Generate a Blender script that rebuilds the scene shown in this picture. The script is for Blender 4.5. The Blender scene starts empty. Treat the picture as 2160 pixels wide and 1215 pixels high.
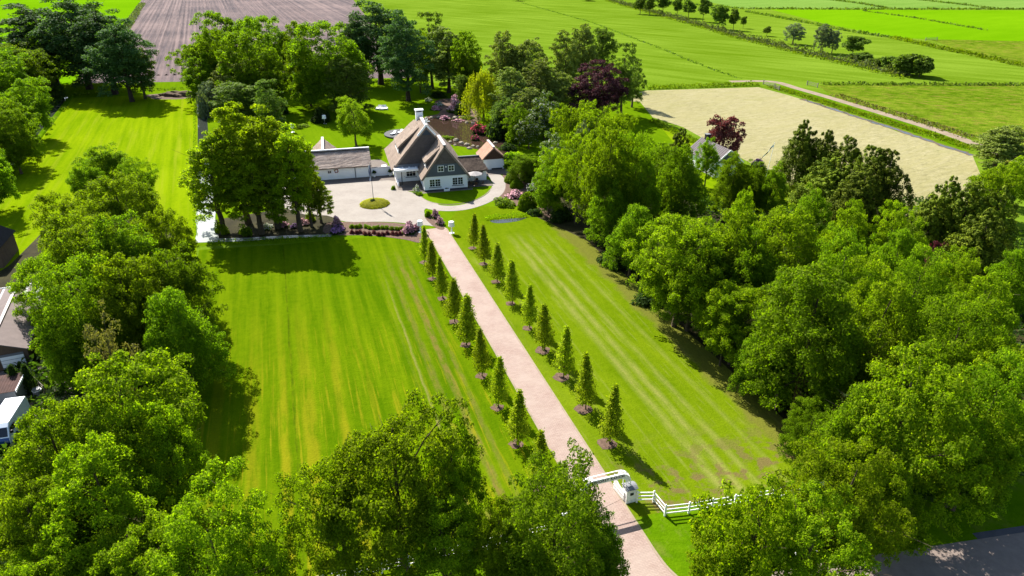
import bpy, bmesh, math, random
import numpy as np
from mathutils import Vector, Matrix
R = math.radians
C = bpy.context.scene.collection
sc = bpy.context.scene

# ------------------------------------------------------------------ camera, light, exposure
CAM_H = 42.0
FPX, CXP, CYP, HZ = 1440.0, 1080.0, 607.5, -115.0
PITCH = math.atan((CYP - HZ) / FPX)
cam_d = bpy.data.cameras.new('camera'); cam = bpy.data.objects.new('camera', cam_d); C.objects.link(cam)
cam_d.sensor_width = 36; cam_d.lens = 24; cam_d.clip_start = 0.5; cam_d.clip_end = 9000
cam.location = (0, 0, CAM_H); cam.rotation_euler = (math.pi/2 - PITCH, 0, 0)
sc.camera = cam
SUN_EL, SUN_AZ = 43.0, -35.0          # azimuth clockwise from +Y
world = bpy.data.worlds.new('World'); sc.world = world; world.use_nodes = True
wn = world.node_tree; bg = wn.nodes['Background']
sky = wn.nodes.new('ShaderNodeTexSky'); sky.sky_type = 'NISHITA'; sky.sun_disc = False
sky.sun_elevation = R(SUN_EL); sky.sun_rotation = R(SUN_AZ)
wn.links.new(sky.outputs[0], bg.inputs[0]); bg.inputs[1].default_value = 0.092
sun_d = bpy.data.lights.new('sun', 'SUN'); sun_d.energy = 5.0; sun_d.angle = R(0.5); sun_d.color = (1, 0.95, 0.88)
sun = bpy.data.objects.new('sun', sun_d); C.objects.link(sun)
sd = Vector((math.sin(R(SUN_AZ))*math.cos(R(SUN_EL)), math.cos(R(SUN_AZ))*math.cos(R(SUN_EL)), math.sin(R(SUN_EL))))
sun.rotation_euler = sd.to_track_quat('Z', 'Y').to_euler(); sun.location = (-60, 90, 120)
sc.view_settings.view_transform = 'Standard'; sc.view_settings.look = 'None'
sc.view_settings.exposure = 1.4; sc.view_settings.gamma = 1; sc.view_settings.use_curve_mapping = False
sc.render.engine = 'CYCLES'
sc.cycles.max_bounces = 8; sc.cycles.diffuse_bounces = 4; sc.cycles.transmission_bounces = 6; sc.cycles.transparent_max_bounces = 4
sc.cycles.sample_clamp_indirect = 6

# ------------------------------------------------------------------ survey helpers
_c, _s = math.cos(PITCH), math.sin(PITCH)
def P(x, y, z=0.0):
    """place of a surveyed image point on the level z (metres)"""
    a = (x-CXP)/FPX; b = -(y-CYP)/FPX
    d = (a, b*_s+_c, b*_c-_s); t = (z-CAM_H)/d[2]
    return (d[0]*t, d[1]*t)
GA = R(-18.0)
def W(t, w):
    """estate grid: t across the drive, w along it"""
    return (t*math.cos(GA)+w*math.sin(GA), -t*math.sin(GA)+w*math.cos(GA))
def mpp(X, Y, Z):   # metres per photo pixel at a point
    return (Y*_c+(CAM_H-Z)*_s)/FPX
def hgt(bx, by, ty):
    X, Y = P(bx, by); lo, hi = 0., 60.
    for _ in range(40):
        m = (lo+hi)/2; Z = m-CAM_H
        yy = CYP-FPX*(Y*_s+Z*_c)/(Y*_c-Z*_s)
        if yy > ty: lo = m
        else: hi = m
    return lo

# ------------------------------------------------------------------ object helpers
def link(o, parent=None):
    C.objects.link(o)
    if parent is not None: o.parent = parent
    return o
def tag(o, label=None, cat=None, group=None, kind=None):
    if label: o['label'] = label
    if cat: o['category'] = cat
    if group: o['group'] = group
    if kind: o['kind'] = kind
    return o
def empty(name, loc, rz=0.0, label=None, cat=None, group=None):
    o = bpy.data.objects.new(name, None); o.location = loc; o.rotation_euler = (0, 0, rz)
    o.empty_display_size = 0.5
    link(o); return tag(o, label, cat, group)
class MB:
    def __init__(s): s.v = []; s.f = []; s.m = []
    def add(s, vs, fs, mi=0):
        n = len(s.v); s.v += [tuple(v) for v in vs]; s.f += [tuple(i+n for i in f) for f in fs]; s.m += [mi]*len(fs); return s
    def box(s, x0, x1, y0, y1, z0, z1, mi=0):
        vs = [(x0,y0,z0),(x1,y0,z0),(x1,y1,z0),(x0,y1,z0),(x0,y0,z1),(x1,y0,z1),(x1,y1,z1),(x0,y1,z1)]
        return s.add(vs, [(0,3,2,1),(4,5,6,7),(0,1,5,4),(1,2,6,5),(2,3,7,6),(3,0,4,7)], mi)
    def slab(s, pts, th, mi=0):
        """polygon with thickness along minus normal"""
        p = [Vector(q) for q in pts]; n = Vector((0,0,0))
        for i in range(len(p)):
            a, b = p[i], p[(i+1) % len(p)]
            n += Vector(((a.y-b.y)*(a.z+b.z), (a.z-b.z)*(a.x+b.x), (a.x-b.x)*(a.y+b.y)))
        n.normalize(); k = len(p)
        vs = p + [q-n*th for q in p]
        fs = [tuple(range(k)), tuple(range(2*k-1, k-1, -1))] + [(i, i+k, (i+1) % k+k, (i+1) % k) for i in range(k)]
        return s.add(vs, fs, mi)
    def prism(s, pts2, y0, y1, mi=0):
        """x,z outline extruded along y"""
        k = len(pts2)
        vs = [(x, y0, z) for x, z in pts2]+[(x, y1, z) for x, z in pts2]
        fs = [tuple(range(k)), tuple(range(2*k-1, k-1, -1))]+[(i, i+k, (i+1) % k+k, (i+1) % k) for i in range(k)]
        return s.add(vs, fs, mi)
    def tube(s, a, b, r0, r1=None, n=6, mi=0):
        r1 = r0 if r1 is None else r1
        a, b = Vector(a), Vector(b); d = (b-a).normalized()
        u = d.orthogonal().normalized(); w = d.cross(u)
        vs = []
        for p, r in ((a, r0), (b, r1)):
            for i in range(n):
                t = 2*math.pi*i/n; vs.append(p+(u*math.cos(t)+w*math.sin(t))*r)
        fs = [(i, (i+1) % n, (i+1) % n+n, i+n) for i in range(n)]+[tuple(range(n-1, -1, -1)), tuple(range(n, 2*n))]
        return s.add(vs, fs, mi)
    def lathe(s, prof, n=12, c=(0,0,0), mi=0):
        vs = []; k = len(prof)
        for r, z in prof:
            for i in range(n):
                t = 2*math.pi*i/n; vs.append((c[0]+r*math.cos(t), c[1]+r*math.sin(t), c[2]+z))
        fs = [(j*n+i, j*n+(i+1) % n, (j+1)*n+(i+1) % n, (j+1)*n+i) for j in range(k-1) for i in range(n)]
        fs += [tuple(range(n-1, -1, -1)), tuple(range((k-1)*n, k*n))]
        return s.add(vs, fs, mi)
    def bar(s, a, b, w, h, mi=0):
        """rectangular bar between two points, w wide, h high"""
        a, b = Vector(a), Vector(b); d = (b-a).normalized()
        u = Vector((-d.y, d.x, 0))
        u = u.normalized() if u.length > 1e-4 else Vector((1,0,0))
        k = d.cross(u).normalized()
        vs = [p+u*sx*w/2+k*sz*h/2 for p in (a, b) for sx, sz in ((-1,-1),(1,-1),(1,1),(-1,1))]
        return s.add(vs, [(0,3,2,1),(4,5,6,7),(0,1,5,4),(1,2,6,5),(2,3,7,6),(3,0,4,7)], mi)
    def mesh(s, name, mats):
        me = bpy.data.meshes.new(name); me.from_pydata(s.v, [], s.f)
        for m in (mats if isinstance(mats, (list, tuple)) else [mats]): me.materials.append(m)
        if any(s.m): me.polygons.foreach_set('material_index', s.m)
        bm = bmesh.new(); bm.from_mesh(me); bmesh.ops.recalc_face_normals(bm, faces=bm.faces); bm.to_mesh(me); bm.free()
        return me
    def build(s, name, mats, parent=None, loc=None, rz=None):
        o = bpy.data.objects.new(name, s.mesh(name, mats))
        if loc: o.location = loc
        if rz is not None: o.rotation_euler = (0,0,rz)
        return link(o, parent)
def B(*a): return MB().box(*a)

# ------------------------------------------------------------------ materials
KLIN = 0.45   # photograph tone of a sunlit surface -> its own reflectance
def lin(r, g, b):
    f = lambda c: (c/255/12.92 if c/255 <= .04045 else ((c/255+.055)/1.055)**2.4)
    return (f(r)*KLIN, f(g)*KLIN, f(b)*KLIN, 1)
def lraw(r, g, b):
    return tuple(c/KLIN for c in lin(r, g, b)[:3])+(1,)
def newmat(name):
    m = bpy.data.materials.new(name); m.use_nodes = True
    nt = m.node_tree; nt.nodes.clear()
    out = nt.nodes.new('ShaderNodeOutputMaterial')
    return m, nt, out
def N(nt, t, **kw):
    n = nt.nodes.new(t)
    for k, v in kw.items():
        if k.startswith('i_'):
            key = k[2:]; key = int(key) if key.isdigit() else key
            n.inputs[key].default_value = v
        else: setattr(n, k, v)
    return n
def mixc(nt, fac, a, b, mode='MIX'):
    n = nt.nodes.new('ShaderNodeMix'); n.data_type = 'RGBA'; n.blend_type = mode
    for sock, v in ((n.inputs[0], fac), (n.inputs[6], a), (n.inputs[7], b)):
        if hasattr(v, 'links'): nt.links.new(v, sock)
        else: sock.default_value = v
    return n.outputs[2]
def mth(nt, op, a, b=None, c=None, clamp=False):
    n = nt.nodes.new('ShaderNodeMath'); n.operation = op; n.use_clamp = clamp
    for i, v in enumerate((a, b, c)):
        if v is None: continue
        if hasattr(v, 'links'): nt.links.new(v, n.inputs[i])
        else: n.inputs[i].default_value = v
    return n.outputs[0]
def noise(nt, vec, scale, detail=3, rough=.55):
    n = N(nt, 'ShaderNodeTexNoise'); n.inputs['Scale'].default_value = scale; n.inputs['Detail'].default_value = detail
    n.inputs['Roughness'].default_value = rough
    if vec is not None: nt.links.new(vec, n.inputs['Vector'])
    return n.outputs[0]
def ramp(nt, fac, stops, interp='LINEAR'):
    n = nt.nodes.new('ShaderNodeValToRGB'); n.color_ramp.interpolation = interp
    el = n.color_ramp.elements
    while len(el) > 1: el.remove(el[-1])
    el[0].position = stops[0][0]; el[0].color = stops[0][1]
    for p, c in stops[1:]:
        e = el.new(p); e.color = c
    nt.links.new(fac, n.inputs[0]); return n.outputs[0]
def g1(v): return (v, v, v, 1)
def gridvec(nt, ang, sx, sy):
    """object coordinates turned to (across, along) of a heading and scaled"""
    tc = N(nt, 'ShaderNodeTexCoord')
    a = N(nt, 'ShaderNodeVectorMath', operation='DOT_PRODUCT'); nt.links.new(tc.outputs['Object'], a.inputs[0]); a.inputs[1].default_value = (math.cos(ang), -math.sin(ang), 0)
    b = N(nt, 'ShaderNodeVectorMath', operation='DOT_PRODUCT'); nt.links.new(tc.outputs['Object'], b.inputs[0]); b.inputs[1].default_value = (math.sin(ang), math.cos(ang), 0)
    c = N(nt, 'ShaderNodeCombineXYZ')
    nt.links.new(mth(nt, 'MULTIPLY', a.outputs['Value'], sx), c.inputs[0]); nt.links.new(mth(nt, 'MULTIPLY', b.outputs['Value'], sy), c.inputs[1])
    return c.outputs[0], a.outputs['Value'], b.outputs['Value'], tc.outputs['Object']
def finish(nt, out, col, rough=.8, spec=.3, bump=None, bs=.3, bd=.05, metallic=0, sheen=0):
    p = N(nt, 'ShaderNodeBsdfPrincipled')
    if hasattr(col, 'links'): nt.links.new(col, p.inputs['Base Color'])
    else: p.inputs['Base Color'].default_value = col
    p.inputs['Roughness'].default_value = rough; p.inputs['Specular IOR Level'].default_value = spec; p.inputs['Metallic'].default_value = metallic
    if bump is not None:
        b = N(nt, 'ShaderNodeBump'); b.inputs['Strength'].default_value = bs; b.inputs['Distance'].default_value = bd
        nt.links.new(bump, b.inputs['Height']); nt.links.new(b.outputs[0], p.inputs['Normal'])
    nt.links.new(p.outputs[0], out.inputs[0]); return p
def plain(name, col, rough=.6, spec=.3, var=.12, scale=2., bump=0., metallic=0):
    m, nt, out = newmat(name)
    tc = N(nt, 'ShaderNodeTexCoord')
    n1 = noise(nt, tc.outputs['Object'], scale, 4); n2 = noise(nt, tc.outputs['Object'], scale*9, 2)
    f = mth(nt, 'ADD', mth(nt, 'MULTIPLY', n1, .7), mth(nt, 'MULTIPLY', n2, .3))
    dark = tuple(c*(1-var*1.6) for c in col[:3])+(1,); lt = tuple(min(1, c*(1+var*1.2)) for c in col[:3])+(1,)
    finish(nt, out, ramp(nt, f, [(.3, dark), (.7, lt)]), rough, spec, bump=f if bump else None, bs=bump, metallic=metallic)
    return m
def grass(name, a, b, ang=GA, sx=.5, sy=.04, patch=.03, streak=.5, dry=None, dryamt=.0, bumpd=.08, extra=None):
    """a, b: two greens; long streaks along a heading, big patches, fine tufts"""
    m, nt, out = newmat(name)
    v, t, w, pos = gridvec(nt, ang, sx, sy)
    s1 = noise(nt, v, 1.0, 3, .6); p1 = noise(nt, pos, patch, 3); fn = noise(nt, pos, 1.1, 4, .7); ff = noise(nt, pos, 4.5, 2, .7)
    f = mth(nt, 'ADD', mth(nt, 'MULTIPLY', s1, streak), mth(nt, 'ADD', mth(nt, 'MULTIPLY', p1, .45), mth(nt, 'MULTIPLY', fn, .35)))
    f = mth(nt, 'SUBTRACT', f, (streak+.8)/2-.5)
    col = ramp(nt, f, [(.36, a), (.64, b)])
    if dry:
        v2, *_ = gridvec(nt, ang, sx*1.7, sy*1.2)
        d = noise(nt, v2, .7, 4, .65)
        d = mth(nt, 'MULTIPLY', ramp(nt, d, [(.52, g1(0)), (.72, g1(1))]), dryamt)
        col = mixc(nt, d, col, dry)
    if extra: col = extra(nt, col, t, w, pos, fn)
    col = mixc(nt, mth(nt, 'MULTIPLY', mth(nt, 'SUBTRACT', ff, .42, clamp=True), .9, clamp=True), col, mixc(nt, 1.0, col, (.5,.56,.45,1), 'MULTIPLY'))
    h = mth(nt, 'ADD', ff, mth(nt, 'MULTIPLY', fn, 1.5))
    finish(nt, out, col, 1.0, .0, bump=h, bs=.55, bd=bumpd)
    return m

def lawn_left_wear(nt, col, t, w, pos, fn):
    x = mth(nt, 'DIVIDE', mth(nt, 'ADD', t, 16), 36, clamp=True)      # t -16..20 -> 0..1
    wob = noise(nt, pos, .25, 3)
    x = mth(nt, 'ADD', x, mth(nt, 'MULTIPLY', mth(nt, 'SUBTRACT', wob, .5), .012))
    S = lambda tt: (tt+16)/36
    def band(c, wd, a): return [(S(c-wd), g1(0)), (S(c-wd*.5), g1(a)), (S(c+wd*.5), g1(a)), (S(c+wd), g1(0))]
    brown = ramp(nt, x, [(0, g1(0))]+band(9.15, .22, .15)+band(11.1, .5, .55)+band(12.75, .5, .95)+band(14.0, .35, .6))
    along, *_ = gridvec(nt, GA, 1.2, .35)
    n = noise(nt, along, 1.3, 4, .7)
    wm = ramp(nt, w, [(0, g1(1)), (1, g1(1))])
    brown = mth(nt, 'MULTIPLY', brown, ramp(nt, n, [(.36, g1(.1)), (.6, g1(1))]))
    end = mth(nt, 'MULTIPLY', mth(nt, 'DIVIDE', mth(nt, 'SUBTRACT', 98, w), 10, clamp=True), 1, clamp=True)
    brown = mth(nt, 'MULTIPLY', brown, end)
    col = mixc(nt, mth(nt, 'MULTIPLY', brown, .85), col, lin(150, 132, 70))
    yel = ramp(nt, x, [(0, g1(.25))]+band(-11, .8, .5)+band(-7.5, .8, .6)+band(-4.6, .5, .9)+band(-2.2, .9, .8)+band(1.1, .7, .9)+band(4.2, .35, .5))
    v3, *_ = gridvec(nt, GA, 1.3, .16)
    n3 = noise(nt, v3, .8, 4, .6)
    yel = mth(nt, 'MULTIPLY', yel, ramp(nt, n3, [(.34, g1(0)), (.52, g1(1))]))
    vt, *_ = gridvec(nt, GA, 2.6, .11)
    yel = mth(nt, 'MAXIMUM', yel, ramp(nt, noise(nt, vt, 1.0, 3, .6), [(.54, g1(0)), (.66, g1(.8))]))
    yel = mth(nt, 'MULTIPLY', yel, mth(nt, 'DIVIDE', mth(nt, 'SUBTRACT', 88, w), 35, clamp=True))
    col = mixc(nt, mth(nt, 'MULTIPLY', yel, .66), col, lin(182, 170, 34))
    cream = ramp(nt, x, [(0, g1(0))]+band(9.75, .16, 1))
    cream = mth(nt, 'MULTIPLY', cream, mth(nt, 'DIVIDE', mth(nt, 'SUBTRACT', 92, w), 20, clamp=True))
    col = mixc(nt, mth(nt, 'MULTIPLY', cream, ramp(nt, n, [(.3, g1(.3)), (.6, g1(.9))])), col, lin(168, 158, 90))
    dk = ramp(nt, x, [(0, g1(0))]+band(-3.6, .14, 1))
    return mixc(nt, mth(nt, 'MULTIPLY', dk, ramp(nt, n, [(.4, g1(.1)), (.6, g1(.7))])), col, lin(70, 84, 16))
def lawn_right_wear(nt, col, t, w, pos, fn):
    x = mth(nt, 'DIVIDE', mth(nt, 'SUBTRACT', t, 22), 20, clamp=True)
    wob = noise(nt, pos, .2, 3)
    x = mth(nt, 'ADD', x, mth(nt, 'MULTIPLY', mth(nt, 'SUBTRACT', wob, .5), .015))
    S = lambda tt: (tt-22)/20
    def band(c, wd, a): return [(S(c-wd), g1(0)), (S(c), g1(a)), (S(c+wd), g1(0))]
    b = ramp(nt, x, [(0, g1(.1))]+band(25.6, .3, .35)+band(28.2, .2, .4)+band(31.2, .8, .9)+band(32.7, .7, 1)+band(34.5, .6, .7)+band(37.2, .5, .5)+[(S(38.8), g1(0)), (1, g1(0))])
    along, *_ = gridvec(nt, GA, 1.1, .22)
    n = noise(nt, along, 1.0, 5, .7); big = noise(nt, pos, .07, 2)
    b = mth(nt, 'MULTIPLY', b, ramp(nt, n, [(.34, g1(.1)), (.55, g1(1))]))
    b = mth(nt, 'MULTIPLY', b, ramp(nt, big, [(.34, g1(.55)), (.6, g1(1))]))
    vt, *_ = gridvec(nt, GA, 1.9, .13)
    thin = ramp(nt, noise(nt, vt, 1.0, 3, .6), [(.56, g1(0)), (.70, g1(.4))])
    b = mth(nt, 'MAXIMUM', b, thin)
    b = mth(nt, 'MULTIPLY', b, mth(nt, 'DIVIDE', mth(nt, 'SUBTRACT', 99, w), 6, clamp=True))
    col = mixc(nt, mth(nt, 'MULTIPLY', b, .7), col, lin(180, 176, 100))
    ed = mth(nt, 'MULTIPLY', mth(nt, 'SUBTRACT', mth(nt, 'ADD', t, mth(nt, 'MULTIPLY', mth(nt, 'SUBTRACT', noise(nt, pos, .3, 4, .65), .5), 3.5)), 38.9), 1.2, clamp=True)
    col = mixc(nt, mth(nt, 'MULTIPLY', ed, .5), col, lin(138, 118, 72))
    near = mth(nt, 'DIVIDE', mth(nt, 'SUBTRACT', 46, w), 7, clamp=True)
    sp = mth(nt, 'MULTIPLY', near, ramp(nt, noise(nt, pos, .5, 4, .6), [(.5, g1(0)), (.58, g1(.8))]))
    return mixc(nt, sp, col, lin(140, 118, 80))

M = {}
M['field'] = grass('field_grass', lin(112, 146, 24), lin(144, 176, 52), ang=R(-52), sx=.22, sy=.02, patch=.008, streak=.8, bumpd=.15)
M['field_bright'] = grass('bright_field_grass', lin(118, 174, 8), lin(136, 190, 16), ang=R(60), sx=.12, sy=.03, patch=.01, streak=.35, bumpd=.12)
M['field_pale'] = grass('pale_field_grass', lin(126, 168, 66), lin(146, 182, 82), ang=R(60), sx=.1, sy=.01, patch=.01, streak=.5, bumpd=.15)
M['rough'] = grass('rough_meadow_grass', lin(104, 140, 20), lin(150, 174, 46), ang=R(-60), sx=.35, sy=.25, patch=.03, streak=.9, dry=lin(190, 162, 84), dryamt=.75, bumpd=.9)
M['paddock'] = grass('paddock_grass', lin(126, 162, 8), lin(158, 186, 16), ang=R(-22.5), sx=.6, sy=.03, patch=.02, streak=.7, dry=lin(190, 190, 60), dryamt=.35, bumpd=.08)
M['lawn'] = grass('lawn_grass', lin(106, 144, 10), lin(132, 166, 18), ang=R(-22.5), sx=.9, sy=.05, patch=.04, streak=.4, bumpd=.05)
M['lawn_left'] = grass('drive_lawn_grass', lin(92, 128, 6), lin(124, 152, 12), sx=.9, sy=.04, patch=.04, streak=.75, extra=lawn_left_wear)
M['lawn_right'] = grass('drive_lawn_grass_worn', lin(108, 138, 8), lin(138, 162, 22), sx=.7, sy=.08, patch=.05, streak=.35, extra=lawn_right_wear)
M['verge'] = grass('verge_grass', lin(84, 130, 4), lin(120, 160, 14), sx=.4, sy=.3, patch=.1, streak=.3, dry=lin(170, 154, 84), dryamt=.4)
M['forest_floor'] = plain('forest_floor', lin(70, 66, 34), .95, .1, .45, .35, .6)
M['soil'] = plain('bare_soil', lin(132, 112, 92), .95, .1, .25, .8, .6)
M['mulch'] = plain('bark_mulch', lin(140, 114, 98), .95, .1, .3, 3., .6)
M['dirt'] = plain('dirt_track', lin(186, 166, 140), .95, .1, .18, .3, .4)
def plough_mat():
    m, nt, out = newmat('ploughed_soil')
    v, t, w, pos = gridvec(nt, R(-22.5), .9, .05)
    n = noise(nt, v, 1, 3, .6); b = noise(nt, pos, .02, 4, .6); f = noise(nt, pos, 1.5, 3)
    mu = mth(nt, 'MULTIPLY', t, 2*math.pi/1.7)
    rows = mth(nt, 'MULTIPLY', mth(nt, 'ADD', mth(nt, 'SINE', mu), 1), .5)
    v2, *_ = gridvec(nt, R(-22.5), .62, .004); ln_ = noise(nt, v2, 1, 2, .5)
    x = mth(nt, 'ADD', mth(nt, 'MULTIPLY', n, .25), mth(nt, 'ADD', mth(nt, 'MULTIPLY', b, .35), mth(nt, 'ADD', mth(nt, 'MULTIPLY', f, .1), mth(nt, 'MULTIPLY', ln_, .4))))
    col = ramp(nt, x, [(.43, lin(72, 60, 66)), (.66, lin(156, 132, 126))])
    finish(nt, out, col, .95, .1, bump=f, bs=.5, bd=.1); return m
M['plough'] = plough_mat()
def hay_mat():
    m, nt, out = newmat('mown_hay')
    v, t, w, pos = gridvec(nt, R(62), .5, .16)
    n = noise(nt, v, 1.6, 5, .7); b = noise(nt, pos, .03, 3); f = noise(nt, pos, 1.6, 4, .75)
    x = mth(nt, 'ADD', mth(nt, 'MULTIPLY', n, .5), mth(nt, 'ADD', mth(nt, 'MULTIPLY', b, .2), mth(nt, 'MULTIPLY', f, .3)))
    col = ramp(nt, x, [(.34, lin(158, 150, 98)), (.44, lin(182, 174, 120)), (.6, lin(206, 196, 146))])
    dk = ramp(nt, noise(nt, v, 3.1, 3, .7), [(.57, g1(0)), (.66, g1(.45))])
    col = mixc(nt, dk, col, lin(116, 110, 74))
    sw, *_ = gridvec(nt, R(55), .5, .06); sn = ramp(nt, noise(nt, sw, 1.2, 3, .6), [(.45, g1(0)), (.6, g1(.45))]); col = mixc(nt, sn, col, lin(188, 180, 118))
    gr = ramp(nt, noise(nt, pos, .05, 3), [(.56, g1(0)), (.72, g1(.5))]); col = mixc(nt, gr, col, lin(166, 166, 84))
    finish(nt, out, col, .95, .1, bump=x, bs=.9, bd=.5); return m
M['hay'] = hay_mat()
M['hay_wisp'] = plain('hay_wisps', lin(220, 206, 150), .95, .05, .3, .6)
def paver_mat(name, a, b, c, w=.42, h=.14, ang=GA, mort=(.35,.3,.27,1)):
    m, nt, out = newmat(name)
    v, t, ww, pos = gridvec(nt, ang, 1, 1)
    br = N(nt, 'ShaderNodeTexBrick'); nt.links.new(v, br.inputs['Vector'])
    br.inputs['Scale'].default_value = 1; br.inputs['Brick Width'].default_value = w; br.inputs['Row Height'].default_value = h
    br.inputs['Mortar Size'].default_value = .012; br.inputs['Color1'].default_value = a; br.inputs['Color2'].default_value = b; br.inputs['Mortar'].default_value = mort
    n = noise(nt, pos, .35, 4, .6); n2 = noise(nt, pos, 2.2, 3, .7)
    col = mixc(nt, ramp(nt, n, [(.35, g1(0)), (.65, g1(.55))]), br.outputs[0], c)
    col = mixc(nt, ramp(nt, n2, [(.4, g1(0)), (.75, g1(.3))]), col, tuple(x*.7 for x in a[:3])+(1,))
    finish(nt, out, col, .85, .2, bump=br.outputs['Fac'], bs=-.3, bd=.01); return m
M['brick_pave'] = paver_mat('pink_brick_paving', lin(216, 188, 174), lin(198, 168, 154), lin(220, 200, 184), mort=lin(150, 128, 112))
M['fore_pave'] = paver_mat('pale_forecourt_setts', lin(202, 190, 176), lin(188, 176, 162), lin(210, 200, 186), .2, .1, mort=lin(160, 150, 138))
M['path_pave'] = paver_mat('pale_path_setts', lin(206, 194, 180), lin(192, 180, 166), lin(212, 202, 190), .2, .1, mort=lin(168, 158, 146))
M['patio'] = paver_mat('grey_patio_tiles', lin(150, 136, 124), lin(132, 120, 112), lin(156, 144, 132), .5, .5, mort=lin(90, 84, 80))
M['kerb'] = plain('kerb_stone', lin(196, 176, 150), .85, .2, .15, 1.2)
M['asphalt'] = plain('road_asphalt', lin(176, 158, 146), .9, .2, .12, 1.5, .2)
M['asphalt_edge'] = plain('road_gutter', lin(110, 108, 112), .9, .2, .12, 1.5, .2)
def water_mat(name, deep, rough=.04, bump=.02):
    m, nt, out = newmat(name)
    tc = N(nt, 'ShaderNodeTexCoord'); n = noise(nt, tc.outputs['Object'], 1.2, 3)
    p = finish(nt, out, deep, rough, .5, bump=n, bs=bump, bd=.05); p.inputs['IOR'].default_value = 1.33
    return m
M['water'] = water_mat('ditch_water', (.03,.035,.03,1), .06, .06)
M['pond'] = water_mat('pond_water', (.035,.022,.015,1), .05, .04)
M['bright_water'] = water_mat('glare_pale_water', lin(150,160,150), .35, .3)  # sky glare and sun glint painted in as a pale water colour
def thatch_mat(name, a, b, sc_=1.0):
    m, nt, out = newmat(name)
    tc = N(nt, 'ShaderNodeTexCoord'); mp = N(nt, 'ShaderNodeMapping'); nt.links.new(tc.outputs['Object'], mp.inputs[0]); mp.inputs['Scale'].default_value = (1.2, 5.5, 1.2)
    n = noise(nt, mp.outputs[0], 1.6*sc_, 5, .7); b2 = noise(nt, tc.outputs['Object'], .45, 4, .6); f = noise(nt, tc.outputs['Object'], 5*sc_, 4, .75)
    mp2 = N(nt, 'ShaderNodeMapping'); nt.links.new(tc.outputs['Object'], mp2.inputs[0]); mp2.inputs['Scale'].default_value = (.25, .25, 3.2)
    crs = noise(nt, mp2.outputs[0], 1.4, 3, .6)
    x = mth(nt, 'ADD', mth(nt, 'MULTIPLY', n, .25), mth(nt, 'ADD', mth(nt, 'MULTIPLY', b2, .3), mth(nt, 'ADD', mth(nt, 'MULTIPLY', f, .25), mth(nt, 'MULTIPLY', crs, .2))))
    finish(nt, out, ramp(nt, x, [(.36, a), (.64, b)]), .95, .1, bump=x, bs=.9, bd=.2); return m
M['thatch'] = thatch_mat('reed_thatch', lin(150, 130, 114), lin(218, 196, 176))
M['thatch_rough'] = thatch_mat('weathered_rough_thatch', lin(130, 110, 98), lin(244, 224, 208), .8)
M['thatch_moss'] = thatch_mat('dark_mossy_thatch', lin(70, 60, 52), lin(140, 122, 108), .8)
M['reed_dark'] = thatch_mat('dark_reed_gable', lin(108, 99, 96), lin(150, 138, 130))
M['siding'] = plain('slate_grey_boards', lin(118, 126, 132), .6, .3, .1, .8)
M['orange_tile'] = thatch_mat('orange_clay_shingle', lin(196, 150, 124), lin(240, 198, 170))
M['white'] = plain('white_paint', lraw(242, 241, 238), .5, .35, .04, .6)
M['render'] = plain('white_render', lraw(240, 240, 240), .8, .2, .05, .5)
M['ridge'] = plain('pale_ridge_mortar', lraw(186, 176, 172), .8, .2, .1, 3)
M['sill'] = plain('blue_grey_sill', lin(70, 90, 110), .5, .4, .1, 2)
M['plinth'] = plain('dark_plinth', lin(72, 78, 92), .7, .3, .1, 2)
M['dark'] = plain('dark_metal', lin(52, 54, 58), .5, .4, .1, 3)
M['wood'] = plain('brown_wood', lin(120, 88, 66), .7, .2, .2, 3)
M['grey_wood'] = plain('weathered_grey_timber', lin(176, 166, 146), .8, .2, .2, 3)
M['lead'] = plain('grey_lead', lin(160, 162, 166), .6, .3, .08, 2)
def glass_mat(name, col):
    m, nt, out = newmat(name); finish(nt, out, col, .06, .6); return m
M['glass'] = glass_mat('window_glass', lin(44, 52, 58))
M['sky_glass'] = glass_mat('rooflight_glass', lin(190, 200, 210))
M['red'] = plain('red_plastic', lin(190, 40, 36), .5, .4)
M['blue'] = plain('blue_cloth', lin(40, 70, 160), .7, .2)
M['parasol'] = plain('parasol_cloth', lin(206, 200, 196), .8, .2, .05, 1)
M['stone'] = plain('pale_boulder', lin(200, 186, 160), .85, .2, .2, 2, .4)
M['oldroof'] = plain('brown_corrugated_roof', lin(104, 74, 66), .85, .2, .25, 1.5, .3)
M['greyroof'] = plain('grey_slate_roof', lin(158, 142, 136), .85, .2, .12, 1.2, .3)
M['house_tile'] = plain('grey_brown_tiles', lin(150, 140, 140), .85, .2, .12, 1.2, .3)
M['darkroof'] = plain('dark_tile_roof', lin(64, 62, 70), .8, .2, .2, 2, .3)
M['tanwall'] = plain('tan_brick_wall', lin(136, 112, 92), .9, .2, .15, 2, .3)
M['black'] = plain('black_rubber', lin(30, 30, 34), .6, .3)
M['vanblue'] = plain('blue_van_paint', lin(40, 100, 170), .3, .5, .05)
M['vanwhite'] = plain('white_van_paint', lraw(232, 236, 240), .3, .5, .03)
M['pave_grey'] = paver_mat('grey_yard_paving', lin(176, 156, 146), lin(156, 140, 130), lin(182, 164, 154), .3, .2, mort=lin(120, 108, 100))
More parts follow.
